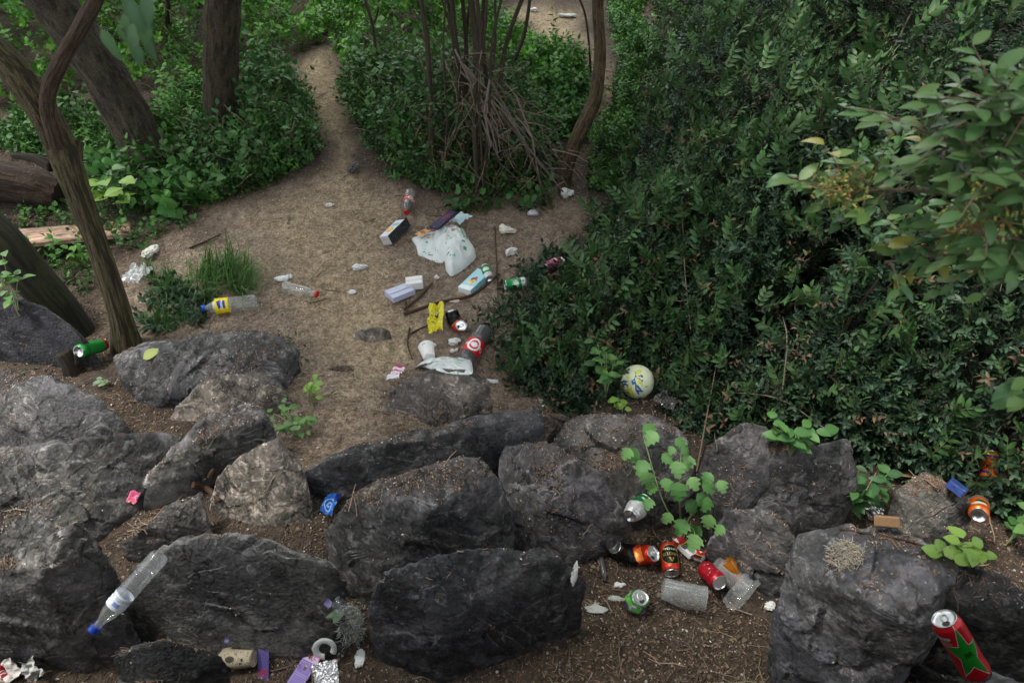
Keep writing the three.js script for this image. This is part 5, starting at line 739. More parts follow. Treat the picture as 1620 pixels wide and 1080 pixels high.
lay(bottle('crushed clear bottle with a red cap on the trodden earth', { h: 0.2, r: 0.03, cap: '#c01620', f: dent(0.3, 12, 16) }), [450, 462], [502, 473], 0.03);
const fanta = print(1024, 256, (g, w, h) => { wash(g, w, h, '#f2d80f'); for (const x of [0.5, 0.02, 0.98]) { g.save(); g.translate(w * x, h * 0.5); g.rotate(-0.1); blot(g, '#1b3f9b', [[-92, -66], [80, -84], [104, 0], [70, 84], [-98, 62], [-70, 0]]); T(g, 'fanta', 0, 0, 'bold 76px sans-serif', '#ffffff', 0.1); g.restore(); } disc(g, '#e89a12', 260, 190, 60); disc(g, '#e89a12', 800, 60, 60); });
lay(bottle('clear bottle with a yellow label and blue cap beside the grass tuft', { h: 0.27, r: 0.041, band: fanta, bandAt: [0.5, 0.74], cap: '#1a5fd0', liquid: { at: [0.66, 0.8], c: C(0.62, 0.66, 0.68) } }), [408, 488], [336, 497], 0.041, 0.2);
const water = print(1024, 256, (g, w, h) => { wash(g, w, h, '#e6e9f2'); for (const x of [0.5, 0.02]) { g.fillStyle = '#7d97d6'; g.fillRect(w * x - 60, 60, 120, 70); for (let i = 0; i < 5; i++) { g.fillStyle = '#a9b4cf'; g.fillRect(w * x - 80, 160 + i * 14, 160, 4); } } });
{
  const ribs = (v) => { const k = Math.sin(v.y * 420) * 0.03 * (v.y > 0.03 && v.y < 0.22 ? 1 : 0); v.x *= 1 + k; v.z *= 1 + k; };
  const t = bottle('ribbed clear water bottle with a blue cap resting on the layered block', { h: 0.285, r: 0.03, band: water, bandAt: [0.52, 0.68], cap: '#1546b8', f: ribs }); { const s0 = surf(266, 872, 0.034).p, zc = s0.clone().sub(EYE).dot(V(0, -0.5, -0.866)), s1 = EYE.clone().addScaledVector(sight(182, 958), zc * 0.985), dd = s1.sub(s0).normalize(), qq = Q().setFromUnitVectors(UP, dd), ee = EYE.clone().sub(s0).normalize().applyQuaternion(qq.clone().invert()); t.position.copy(s0); t.quaternion.copy(qq.multiply(Q().setFromAxisAngle(UP, Math.atan2(ee.x, ee.z) + Math.PI))); }
}
lay(bottle('small clear bottle standing in the litter left of the red can with the oval', { h: 0.09, r: 0.012, cap: '#1c1c20', neck: 0.007, bodyM: smoky }), [950, 886], [956, 916], 0.012);
// cups and tumblers
function cup(label, A, B, { h = 0.095, r0 = 0.027, r1 = 0.038, m = tissueM, f, lift, category = 'cup', group = 'throwaway cups', rimM } = {}) {
  const t = thing('throwaway_cup', label, category, null, group);
  part('wall', turned(fine([[r0, 0.004], [r1, h], [r1 - 0.0009, h], [r0 - 0.0009, 0.005]], 8), 44, f), m, t);
  part('base', turned([[0.0001, 0.006], [r0 - 0.001, 0.005], [r0, 0.0]], 32, f), m, t);
  const rim = new THREE.TorusGeometry(r1, 0.0016, 8, 44); rim.rotateX(Math.PI / 2).translate(0, h, 0); part('rim', f ? shaped(rim, f) : rim, rimM ?? m, t);
  return lay(t, A, B, lift ?? r1);
}
const paper = std(C(0.8, 0.79, 0.77), 0.75);
cup('white paper cup tipped over above the bag boulder', [680, 578], [673, 552], { m: std(0xffffff, 0.75, { map: print(256, 128, (g, w, h) => { wash(g, w, h, '#e9e7e4'); disc(g, '#a9a7a6', w * 0.46, h * 0.2, 12, 5); }) }) });
cup('large crumpled clear tumbler below the red can with the oval', [1046, 945], [1120, 962], { h: 0.15, r0: 0.036, r1: 0.05, m: clear, lift: 0.044, f: (v) => { const n = noise(v.x * 16, v.y * 14 + 2, v.z * 16) - 0.5; v.x *= 1 + 0.5 * n; v.z *= 1 + 0.5 * n; } });
cup('clear tumbler leaning on the low cracked boulder beside the amber bottle neck', [1138, 880], [1160, 930], { h: 0.13, r0: 0.032, r1: 0.042, m: clear, lift: 0.04 });
cup('soiled torn paper cup lying at the foot of the layered block', [405, 1052], [342, 1030], { h: 0.12, r0: 0.027, r1: 0.036, m: std(0xffffff, 0.9, { map: print(512, 256, (g, w, h) => { wash(g, w, h, '#b9ad96'); speck(g, w, h, 260, ['#8a7c64', '#cfc5b2', '#6e6250', '#a39478'], 16, 21); for (const [x, y] of [[250, 120], [268, 136], [236, 140]]) speck(g, w, h, 1, ['#3b362d'], 30, x); disc(g, '#4a453c', 256, 110, 26, 34); }) }), f: (v) => { if (v.y > 0.085) { const n = noise(v.x * 60, 2, v.z * 60); v.y -= 0.05 * n * sstep(v.y, 0.085, 0.12); } v.x *= 1 + 0.12 * (noise(v.y * 40, v.x * 20, 3) - 0.5); } });
{ // lilac tray and white pot on the path
  const tub = (label, A, B, w, l, d, m) => { const t = thing('plastic_tray', label, 'tray', null, 'small plastic tubs'); const o = new THREE.Shape(); o.moveTo(-w / 2, -l / 2); o.lineTo(w / 2, -l / 2 * 0.96); o.lineTo(w / 2 * 0.94, l / 2); o.lineTo(-w / 2, l / 2); const g = new THREE.ExtrudeGeometry(o, { depth: d, bevelEnabled: true, bevelSize: 0.003, bevelThickness: 0.004, bevelSegments: 3 }); g.translate(0, 0, -d / 2); part('tub', g, m, t); const e = new THREE.BoxGeometry(w * 0.16, l * 0.98, 0.004); e.translate(0, 0, d / 2 + 0.006); part('rib', e, m, t); return flatOn(t, A, B, d / 2 + 0.01, 0.12); };
  tub('lilac translucent plastic tray lying on the bare earth', [620, 474], [646, 464], 0.085, 0.13, 0.025, phy(C(0.66, 0.68, 0.86), 0.4, { transmission: 0.25, thickness: 0 }));
  tub('square white pot touching the lilac tray', [648, 456], [664, 454], 0.07, 0.085, 0.035, paper);
}
// cartons and packs
function pack(name, label, cat, A, B, [w, l, d], maps, { lift, tilt = 0, f, group, seg = 4 } = {}) {
  const t = thing(name, label, cat, null, group), g = new RoundedBoxGeometry(w, l, d, seg, Math.min(0.004, d * 0.2)); const ms = maps.map((m) => (m.isMaterial ? m : std(0xffffff, 0.5, { map: m })));
  part('box', f ? shaped(g, f) : g, ms.length === 1 ? ms[0] : ms, t); return flatOn(t, A, B, lift ?? d / 2 + 0.003, tilt);
}
{
  const face = print(256, 512, (g, w, h) => { wash(g, w, h, '#d9dee2'); g.fillStyle = '#23262c'; g.fillRect(0, 0, w, 60); disc(g, '#efab3c', 120, 330, 84, 74); disc(g, '#f2c868', 120, 310, 48, 36); blot(g, '#8fb3c4', [[40, 160], [220, 140], [230, 210], [50, 235]]); }), side = print(128, 256, (g, w, h) => { wash(g, w, h, '#23252b'); speck(g, w, h, 50, ['#565a63', '#8d9097', '#15171b'], 12, 6); }), end = print(64, 64, (g, w, h) => { wash(g, w, h, '#cfcfd0'); speck(g, w, h, 10, ['#9a9a9c'], 10, 2); });
  const t = pack('drink_carton', 'black juice carton with an orange fruit picture beside the emptied cola bottle', 'carton', [612, 388], [640, 360], [0.07, 0.2, 0.06], [side, side, end, end, face, side], { group: 'drink cartons', tilt: -0.3 }); const c = new THREE.CylinderGeometry(0.011, 0.011, 0.012, 20); c.translate(0, 0.104, 0.012); part('screw_cap', c, std('#b3161e', 0.45), t);
  const bf = print(384, 512, (g, w, h) => { wash(g, w, h, '#a9dbe3'); disc(g, '#c33c2a', 210, 230, 44, 40); disc(g, '#7d3b25', 150, 260, 36); disc(g, '#efb24a', 190, 330, 90, 44); disc(g, '#f6dc9a', 150, 350, 70, 30); disc(g, '#d8452e', 270, 270, 22); blot(g, '#e9f3f4', [[0, 440], [w, 400], [w, 512], [0, 512]]); }), bs = print(128, 256, (g, w, h) => { wash(g, w, h, '#8fc6d2'); speck(g, w, h, 30, ['#dff1f4', '#5fa3b5'], 14, 3); }), be = print(64, 64, (g, w, h) => wash(g, w, h, '#eef2f2'));
  const u = pack('drink_carton', 'pale blue fruit drink carton lying beside the small green can', 'carton', [736, 466], [766, 438], [0.085, 0.19, 0.04], [bs, bs, bs, be, bf, bs], { group: 'drink cartons', f: (v) => { v.x *= 1 + 0.12 * (noise(v.y * 14, v.x * 9, 1) - 0.5); v.z += 0.008 * (noise(v.x * 20, v.y * 16, 3) - 0.5); } }); const k = new THREE.CylinderGeometry(0.011, 0.012, 0.013, 20); k.rotateX(0.4).translate(0.02, 0.098, 0.01); part('screw_cap', k, std('#9c1f1c', 0.45), u);
}
const cig = print(256, 320, (g, w, h) => { wash(g, w, h, '#c8203a'); blot(g, '#f2f2f4', [[0, 0], [90, 0], [40, 90], [0, 60]]); g.fillStyle = '#f2c21a'; g.fillRect(0, 110, w, 22); g.fillStyle = '#131316'; g.fillRect(0, 132, w, 70); for (let i = 0; i < 3; i++) { g.fillStyle = '#e4e4e4'; g.fillRect(30, 146 + i * 16, 190 - 30 * i, 6); } g.fillStyle = '#e9e6ee'; g.fillRect(0, 202, w, 118); blot(g, '#9a8fb8', [[60, 220], [200, 240], [180, 300], [80, 310]]); }), cigS = print(64, 128, (g, w, h) => { wash(g, w, h, '#d8d8de'); g.fillStyle = '#c8203a'; g.fillRect(0, 0, w, 40); });
pack('cigarette_pack', 'red and white cigarette pack with a warning band above the small red can', 'cigarette pack', [1098, 884], [1068, 856], [0.055, 0.09, 0.022], [cigS, cigS, cigS, cigS, cig, cig], { group: 'cigarette packs', tilt: 0.3 });
pack('cigarette_pack', 'torn-off red lid of a cigarette pack under the sapling leaf', 'cigarette pack', [1096, 892], [1112, 874], [0.05, 0.04, 0.022], [cigS, cigS, cigS, cigS, print(128, 128, (g, w, h) => { wash(g, w, h, '#c8202e'); g.fillStyle = '#f2c21a'; g.fillRect(0, 76, w, 16); g.fillStyle = '#141416'; g.fillRect(0, 92, w, 36); blot(g, '#f2f2f4', [[60, 10], [100, 16], [84, 50]]); }), cig], { group: 'cigarette packs', tilt: -0.3 });
const cardb = (s) => print(256, 256, (g, w, h) => { wash(g, w, h, '#8a6a4b'); speck(g, w, h, 200, ['#7d5f42', '#97765a', '#6e5239'], 14, s); });
pack('cardboard_piece', 'folded brown cardboard box standing between the boulders at the right', 'cardboard', [1408, 848], [1412, 828], [0.065, 0.07, 0.03], [cardb(1), cardb(2), cardb(3), cardb(4), print(256, 256, (g, w, h) => { wash(g, w, h, '#8f6e50'); speck(g, w, h, 160, ['#7d5f42', '#a07e60'], 14, 8); blot(g, '#7a3f2c', [[80, 80], [170, 60], [190, 100], [90, 120]]); for (let i = 0; i < 4; i++) { g.fillStyle = '#a48664'; g.fillRect(50, 150 + i * 16, 150, 4); } }), cardb(5)], { lift: 0.05, group: 'cardboard scraps' });
pack('cardboard_piece', 'crumpled tan cardboard under the dark shrub at the right', 'cardboard', [1480, 700], [1540, 726], [0.1, 0.2, 0.03], [cardb(6)], { lift: 0.06, group: 'cardboard scraps', f: (v) => { v.z += 0.04 * (noise(v.x * 14, v.y * 10, 2) - 0.5) + 0.5 * v.y * v.y; v.x *= 1 + 0.3 * (noise(v.y * 12, 4, 1) - 0.5); } });
pack('cardboard_piece', 'flattened brown cardboard beside the dim stone', 'cardboard', [1400, 735], [1440, 760], [0.12, 0.16, 0.006], [cardb(7)], { group: 'cardboard scraps', f: (v) => { v.z += 0.02 * (noise(v.x * 14, v.y * 10, 5) - 0.5); } });
pack('hanging_card', 'lilac price card with a hook slot at the lower edge', 'card', [470, 1082], [494, 1044], [0.06, 0.15, 0.003], [print(192, 480, (g, w, h) => { wash(g, w, h, '#7c64b8'); g.fillStyle = '#c9b4dc'; g.fillRect(0, 0, w, 150); blot(g, '#d8508a', [[w - 50, 0], [w, 0], [w, 110], [w - 40, 60]]); g.fillStyle = '#1b1720'; g.fillRect(60, 16, 80, 18); T(g, '50 C', w / 2, 92, 'bold 64px sans-serif', '#d2334f'); g.strokeStyle = '#a592d8'; g.lineWidth = 5; g.strokeRect(14, 170, w - 28, 120); disc(g, '#3a2d4f', w / 2, 220, 18, 30); disc(g, '#caa347', w / 2, 200, 14, 10); g.strokeRect(14, 310, w - 28, 140); })], { group: 'printed scraps at the lower edge', lift: 0.012 });
pack('card_strip', 'narrow purple card strip with red spots at the foot of the layered block', 'card', [417, 1086], [418, 1026], [0.036, 0.16, 0.006], [print(128, 512, (g, w, h) => { wash(g, w, h, '#564a92'); disc(g, '#a03060', 80, 50, 40, 34); disc(g, '#8a2b58', 60, 330, 60, 44); disc(g, '#a03060', 30, 420, 30); speck(g, w, h, 60, ['#463c7c', '#6b60a8'], 16, 3); })], { group: 'printed scraps at the lower edge', lift: 0.014 });
// crumpled sheets and films
function sheet(name, label, cat, A, B, w, l, m, { amp = 0.012, f = 34, seed = 1, n = 22, lift = 0.006, rag = 0.12, fold = 0, group, name2 } = {}) {
  const g = new THREE.PlaneGeometry(w, l, n, n), t = single(name, shaped(g, (v) => { const ed = 1 + rag * (noise(v.x / w * 4 + seed, v.y / l * 4, seed) - 0.5) * 2; v.x *= ed; v.y *= 1 + rag * (noise(v.y / l * 4 + seed, v.x / w * 4, seed + 3) - 0.5) * 2; v.z = amp * (1 - 2.2 * Math.abs(fbm(v.x * f + seed * 7, v.y * f, seed, 3) - 0.5) * 2 + 0.6) * 0.8; if (fold) { v.z += fold * Math.abs(v.x) * (0.7 + 0.6 * noise(v.y * 20, seed, 1)); v.x *= 0.75; } }), m, label, cat, group);
  return flatOn(t, A, B, lift);
}
const bagPrint = print(512, 512, (g, w, h) => { wash(g, w, h, '#eef1f0'); g.strokeStyle = '#4fa374'; g.lineWidth = 12; g.beginPath(); g.arc(260, 250, 120, 3.4, 6.0); g.stroke(); disc(g, '#e07a60', 250, 180, 26, 12); speck(g, w, h, 30, ['#8cc3a4', '#5daf86'], 30, 4); });
sheet('wrapper', 'pink and white wrapper standing at the left side of the bag boulder', 'wrapper', [618, 618], [638, 588], 0.05, 0.2, std(0xffffff, 0.5, { map: print(128, 512, (g, w, h) => { wash(g, w, h, '#e6dfe8'); g.fillStyle = '#c23367'; g.fillRect(0, 0, w, 90); g.fillRect(0, 200, w, 50); g.fillStyle = '#b52a52'; g.fillRect(0, 330, w, 14); }) }), { amp: 0.02, group: 'wrappers on the ground', lift: 0.03 });
sheet('wrapper', 'bright yellow crumpled snack wrapper on the bare earth', 'wrapper', [690, 530], [692, 492], 0.1, 0.2, std(0xffffff, 0.35, { map: print(256, 512, (g, w, h) => { wash(g, w, h, '#dcd020'); blot(g, '#a9ab9c', [[90, 60], [150, 80], [160, 190], [100, 200]]); blot(g, '#2c2f3a', [[90, 200], [170, 190], [160, 225], [100, 230]]); speck(g, w, h, 60, ['#c0b31a', '#efe65a', '#8f8a2a'], 40, 6); }) }), { amp: 0.03, f: 24, seed: 4, rag: 0.16, fold: 0.5, group: 'wrappers on the ground' });
sheet('wrapper', 'blue crumpled wrapper with a white swirl wedged beside the great rounded boulder', 'wrapper', [520, 822], [532, 794], 0.07, 0.09, std(0xffffff, 0.35, { map: print(256, 256, (g, w, h) => { wash(g, w, h, '#2f6fc4'); blot(g, '#1c2f8a', [[150, 0], [256, 0], [256, 120], [170, 100]]); g.strokeStyle = '#b9d6f2'; g.lineWidth = 14; g.beginPath(); for (let i = 0; i < 60; i++) { const a = i * 0.2, R = 10 + i * 1.2; g.lineTo(110 + Math.cos(a) * R, 150 + Math.sin(a) * R); } g.stroke(); }) }), { amp: 0.02, seed: 6, fold: 0.3, group: 'wrappers on the ground', lift: 0.02 });
sheet('wrapper', 'small pink sweet wrapper beside the huge smooth boulder', 'wrapper', [208, 794], [215, 778], 0.035, 0.045, std(0xffffff, 0.4, { map: print(128, 128, (g, w, h) => { wash(g, w, h, '#dd5f8c'); speck(g, w, h, 16, ['#f3b9cc', '#e2c24a', '#b83a68'], 24, 5); }) }), { amp: 0.008, seed: 7, group: 'wrappers on the ground' });
sheet('wrapper', 'red and white printed wrapper in the lower left corner', 'wrapper', [-4, 1066], [36, 1044], 0.07, 0.1, std(0xffffff, 0.5, { map: print(256, 256, (g, w, h) => { wash(g, w, h, '#c9c4bf'); blot(g, '#a32430', [[0, 120], [160, 90], [190, 190], [40, 240]]); T(g, 'IX', 120, 160, 'bold 60px sans-serif', '#e5dcd8'); }) }), { amp: 0.014, seed: 8, group: 'wrappers on the ground', lift: 0.012 });
sheet('paper_scrap', 'off-white crumpled scrap right of the red printed wrapper in the lower left corner', 'paper', [44, 1060], [72, 1046], 0.07, 0.08, greyTissue, { amp: 0.02, seed: 9, rag: 0.4, group: 'paper scraps' });
sheet('foil_sheet', 'crinkled silver foil square at the lower edge beside the lilac card', 'foil', [516, 1092], [514, 1050], 0.085, 0.085, std(C(0.75, 0.75, 0.78), 0.32, { metalness: 0.85 }), { amp: 0.007, f: 120, seed: 10, n: 44, rag: 0.04, lift: 0.01, group: 'foil scraps' });
sheet('paper_scrap', 'pale green paper scrap beside the grey fluff', 'paper', [524, 978], [538, 962], 0.045, 0.05, std(C(0.33, 0.47, 0.3), 0.8), { amp: 0.004, seed: 11, rag: 0.25, group: 'paper scraps' });
sheet('paper_scrap', 'tiny purple scrap above the pale green paper', 'paper', [517, 956], [525, 946], 0.022, 0.03, std(C(0.3, 0.25, 0.55), 0.6), { amp: 0.004, seed: 12, group: 'paper scraps' });
sheet('paper_scrap', 'tiny purple flake above the soiled paper cup', 'paper', [360, 1014], [362, 1000], 0.014, 0.03, std(C(0.3, 0.25, 0.55), 0.6), { amp: 0.006, seed: 13, group: 'paper scraps' });
sheet('plastic_film', 'crinkled clear blister film above the pale green paper', 'film', [530, 956], [548, 940], 0.05, 0.05, clear, { amp: 0.02, f: 60, seed: 14, group: 'clear film scraps' });
sheet('plastic_film', 'broken clear plastic cup side below the clear tumblers', 'film', [1152, 976], [1190, 930], 0.09, 0.14, clear, { amp: 0.03, f: 16, seed: 15, fold: 0.5, group: 'clear film scraps', lift: 0.02 });
sheet('plastic_film', 'clear film caught in the weeds behind the forked tree', 'film', [212, 462], [232, 440], 0.12, 0.14, phy(C(0.85, 0.88, 0.92), 0.2, { transmission: 0.6, thickness: 0 }), { amp: 0.03, f: 40, seed: 16, group: 'clear film scraps', lift: 0.05 });
sheet('plastic_film', 'milky plastic piece beside the tall red can in the corner', 'film', [1570, 1085], [1592, 1058], 0.07, 0.07, frosted, { amp: 0.012, f: 22, seed: 17, group: 'clear film scraps', lift: 0.02 });
sheet('plastic_film', 'dark wet film lying right of the ball', 'film', [1040, 640], [1060, 652], 0.1, 0.1, smoky, { amp: 0.03, f: 40, seed: 18, group: 'clear film scraps', lift: 0.02 });
sheet('plastic_film', 'black film scrap lying on the path', 'film', [552, 278], [566, 262], 0.05, 0.12, std(C(0.03, 0.03, 0.035), 0.35), { amp: 0.02, f: 40, seed: 19, group: 'clear film scraps', lift: 0.008 });
single('fallen_leaf', new Buf().leaf(new THREE.Matrix4(), 0.085, 0.06, C(0.4, 0.46, 0.14), { wide: 0.4, rows: 6, fold: 0.15 }).done(), soft, 'single yellow-green leaf lying on the broad flat boulder', 'leaf'); flatOn(scene.children[scene.children.length - 1], [220, 574], [236, 562], 0.008);
// soft crumpled lumps: closed mounds with folds, following a surveyed outline
function lump(root, name, outl, hmax, m, { fold = 0.5, f = 16, seed = 1, peak = [0.5, 0.5], p = 2, rings = 22, seg = 88, base = 0.002, uvs = 1, lean = 0, ray: rayK = 1 } = {}) {
  const P = outl.map(([x, y, l = 0]) => surf(x, y, 0).p.add(V(0, l, 0))), cv = new THREE.CatmullRomCurve3(P, true, 'catmullrom', 0.4), c = V(0, 0, 0); P.forEach((q) => c.addScaledVector(q, 1 / P.length));
  const bx = new THREE.Box3().setFromPoints(P), sz = bx.getSize(V()), ctr = V(lerp(bx.min.x, bx.max.x, peak[0]), c.y, lerp(bx.min.z, bx.max.z, 1 - peak[1])), pos = [], uv = [], idx = [], o = root ? root.position : ctr;
  for (let i = 0; i <= rings; i++) for (let s = 0; s <= seg; s++) {
    const t = i / rings, e = cv.getPoint((s % seg) / seg), q = ctr.clone().lerp(e, t), sx = q.x * f + seed * 5, szz = q.z * f;
    const ridg = 1 - Math.abs(fbm(sx, szz, seed, 3) - 0.5) * 3.2, ang = Math.atan2(q.z - ctr.z, q.x - ctr.x), ray = 0.5 + 0.5 * Math.sin(ang * 7 + seed + 3 * noise(sx * 0.4, szz * 0.4, 4)), k = Math.pow(Math.max(0, 1 - Math.pow(t, p)), 0.62);
    q.y = lerp(ctr.y, e.y, t) + base + hmax * k * (1 - fold * 0.35 * ray * rayK * t + fold * 0.5 * (ridg - 0.5)) + hmax * fold * 0.12 * (1 - k) * ridg * (t < 1 ? 1 : 0.6);
    q.x += lean * (q.y - ctr.y); pos.push(q.x - o.x, q.y - o.y, q.z - o.z); uv.push(((q.x - bx.min.x) / sz.x) * uvs, ((bx.max.z - q.z) / sz.z) * uvs);
  }
  const n = seg + 1; for (let i = 0; i < rings; i++) for (let s = 0; s < seg; s++) { const a = i * n + s; idx.push(a, a + n, a + 1, a + 1, a + n, a + n + 1); }
  const g = new THREE.BufferGeometry(); g.setAttribute('position', new THREE.Float32BufferAttribute(pos, 3)); g.setAttribute('uv', new THREE.Float32BufferAttribute(uv, 2)); g.setIndex(idx); g.computeVertexNormals();
  if (root) return part(name, g, m, root); const mesh = single(name, g, m); mesh.position.copy(o); return mesh;
}
{ // carrier bag
  const t = thing('carrier_bag', 'full white carrier bag with green print slumped on the bare earth', 'bag', gnd(705, 405), 'carrier bags'), bp = phy(C(0.86, 0.88, 0.88), 0.38, { map: bagPrint, transmission: 0.06, thickness: 0 });
  lump(t, 'bag', [[690, 372], [712, 364], [732, 372], [746, 392], [753, 408], [738, 424], [716, 438], [706, 430], [702, 412], [690, 404], [684, 388]], 0.1, bp, { fold: 0.6, f: 12, seed: 3, peak: [0.55, 0.6], p: 2.4, rings: 40, seg: 140 });
  lump(t, 'handle_flap', [[652, 378], [672, 371], [694, 368], [704, 388], [704, 414], [690, 416], [672, 408], [662, 404], [658, 390]], 0.035, bp, { fold: 0.8, f: 14, seed: 5, peak: [0.5, 0.5], p: 1.6 });
  const nv = pack('chip_packet', 'dark blue packet sticking out of the full carrier bag', 'packet', [690, 384], [716, 362], [0.06, 0.2, 0.02], [print(128, 256, (g, w, h) => { wash(g, w, h, '#262848'); blot(g, '#7a2c4f', [[30, 60], [100, 40], [90, 130], [40, 140]]); speck(g, w, h, 20, ['#3c3f6b', '#b05a78'], 20, 3); })], { lift: 0.1, group: 'packets by the bag', f: (v) => { v.z += 0.5 * v.y * v.y * -1 + 0.012 * (noise(v.x * 30, v.y * 20, 1) - 0.5); } });
  sheet('paper_scrap', 'pale blue napkin behind the full carrier bag', 'paper', [722, 364], [738, 354], 0.1, 0.11, std(C(0.55, 0.72, 0.76), 0.85), { amp: 0.02, f: 18, seed: 21, lift: 0.04, group: 'paper scraps' });
  sheet('wrapper', 'small orange printed paper on the carrier bag flap', 'wrapper', [664, 382], [676, 376], 0.05, 0.08, std(0xffffff, 0.6, { map: print(128, 128, (g, w, h) => { wash(g, w, h, '#d8a06a'); disc(g, '#7a3f22', 40, 60, 24); disc(g, '#b5642e', 90, 70, 26); }) }), { amp: 0.006, seed: 22, lift: 0.04, group: 'wrappers on the ground' });
  const u = thing('carrier_bag', 'empty white carrier bag draped over the top of the bag boulder', 'bag', surf(712, 584).p, 'carrier bags');
  lump(u, 'bag', [[656, 584], [674, 574, 0.01], [700, 571, 0.01], [730, 573, 0.01], [744, 572, 0.01], [748, 590], [735, 594], [712, 592], [690, 587], [670, 582]], 0.04, bp, { fold: 0.8, f: 18, seed: 8, p: 1.8 });
}
const crumb = mergeVertices((() => { const g = new THREE.IcosahedronGeometry(1, 9); g.deleteAttribute('uv'); g.deleteAttribute('normal'); return g; })(), 1e-4);
const scrap = (label, cat, x, y, rx, ry, h, m, seed, group, k = 0.45) => {      // a crumpled lump with creases
  const o = surf(x, y, 0.0), mp = o.p.distanceTo(EYE) / FOC, g = crumb.clone(), r = rng(seed), a = r() * 6.28;
  shaped(g, (v) => { const n1 = Math.abs(fbm(v.x * 1.5 + seed * 3, v.y * 1.5, v.z * 1.5, 3) - 0.5) * 2, n2 = Math.abs(fbm(v.x * 3.4, v.y * 3.4 + seed, v.z * 3.4, 3) - 0.5) * 2, lob = noise(v.x * 1.3 + seed, v.z * 1.3, 5) - 0.5, s = 1.15 - 0.9 * n1 - 0.45 * n2 + 2 * k * lob; v.multiplyScalar(Math.max(0.25, s)); const X = v.x * Math.cos(a) - v.z * Math.sin(a), Z = v.x * Math.sin(a) + v.z * Math.cos(a); v.set(X * rx * mp * 1.05, (v.y + 0.55) * h * 0.6, Z * ry * mp * 1.25); });
  const t = single(cat === 'foil' ? 'foil_ball' : 'tissue', g, m, label, cat, group); t.position.copy(o.p); if (o.rock) t.quaternion.setFromUnitVectors(UP, o.n.clone().add(V(0, 0.7, 0)).normalize()); return t;
};
const tg = 'crumpled tissues and paper', ws = std(C(0.72, 0.73, 0.74), 0.8);
scrap('white tissue beside the crushed can in the weeds', 'tissue', 722, 542, 9, 8, 0.03, tissueM, 1, tg);
scrap('small white crumb of tissue below the tissue in the weeds', 'tissue', 719, 556, 5, 4, 0.015, tissueM, 2, tg);
scrap('little white lump just behind the tipped paper cup', 'tissue', 684, 548, 4.5, 3.5, 0.018, tissueM, 3, tg);
scrap('cream crumpled paper upper right of the full carrier bag', 'tissue', 800, 367, 12, 7, 0.045, std(C(0.72, 0.68, 0.6), 0.85), 4, tg);
scrap('white crumpled paper right of the full carrier bag', 'tissue', 807, 403, 9, 6, 0.05, tissueM, 5, tg);
scrap('white torn tissue left of the lilac tray on the path', 'tissue', 570, 425, 10, 6, 0.03, tissueM, 6, tg);
scrap('small grey-white scrap below the torn tissue on the path', 'tissue', 555, 463, 6, 3.5, 0.015, ws, 7, tg);
scrap('white scrap behind the crushed bottle with the red cap', 'tissue', 446, 442, 8, 4, 0.02, ws, 8, tg);
scrap('second white scrap behind the crushed bottle, nearer the path', 'tissue', 458, 440, 4, 4, 0.02, tissueM, 9, tg);
scrap('pinkish bread-like scrap above the yellow wrapper', 'tissue', 716, 477, 8, 4, 0.012, std(C(0.66, 0.54, 0.45), 0.9), 10, tg);
scrap('small pale scrap at the upper end of the clearing below the path', 'tissue', 523, 326, 5, 3, 0.02, tissueM, 11, tg);
scrap('pale scrap between the carrier bag and the white pot', 'tissue', 690, 440, 4, 4, 0.015, ws, 12, tg);
scrap('white scrap on the far sandy bank', 'tissue', 897, 26, 10, 4, 0.03, tissueM, 13, tg);
scrap('pale scrap on the far bank left of the other one', 'tissue', 845, 17, 6, 4, 0.03, ws, 14, tg);
scrap('crumpled silver and black wrapper below the stem clump', 'foil', 843, 340, 8, 6, 0.04, std(C(0.6, 0.6, 0.64), 0.35, { metalness: 0.7 }), 15, 'foil scraps');
scrap('white and grey wrapper at the foot of the bent trunk', 'tissue', 898, 310, 10, 6, 0.05, ws, 16, tg);
scrap('crinkled silver foil ball by the dark leafy shoot', 'foil', 1378, 808, 17, 14, 0.06, std(C(0.8, 0.8, 0.82), 0.25, { metalness: 0.95 }), 17, 'foil scraps');
scrap('white plastic crumb in the gap right of the clear tumblers', 'tissue', 1217, 961, 8, 6, 0.02, tissueM, 18, tg);
scrap('grey-white torn flakes left of the squashed green and purple can', 'tissue', 937, 962, 17, 8, 0.01, greyTissue, 19, tg, 0.6);
scrap('slim grey shard right of the blunt-nosed boulder', 'tissue', 907, 908, 5, 15, 0.012, greyTissue, 20, tg);
scrap('pale flake above the squashed green and purple can', 'tissue', 980, 927, 8, 4, 0.01, ws, 21, tg);
scrap('thin pale flake left of the squashed green and purple can', 'tissue', 975, 948, 12, 5, 0.008, greyTissue, 22, tg);
scrap('white pointed shard below the grey matted fluff', 'tissue', 570, 1043, 7, 10, 0.012, ws, 24, tg);
scrap('white feathery scrap right of the bag boulder', 'tissue', 778, 604, 8, 5, 0.012, ws, 26, tg, 0.5);
scrap('pale twig-like scrap between the weeds and the small earthy stone', 'tissue', 861, 636, 8, 9, 0.01, std(C(0.6, 0.57, 0.5), 0.9), 27, tg, 0.6);
scrap('white torn paper standing in the moss left of the clearing', 'tissue', 238, 401, 8, 13, 0.04, std(C(0.66, 0.65, 0.58), 0.9), 28, tg, 0.25);
scrap('pale green leaf litter lump above the silver can', 'tissue', 1050, 822, 7, 5, 0.012, std(C(0.42, 0.46, 0.42), 0.9), 29, tg, 0.3);
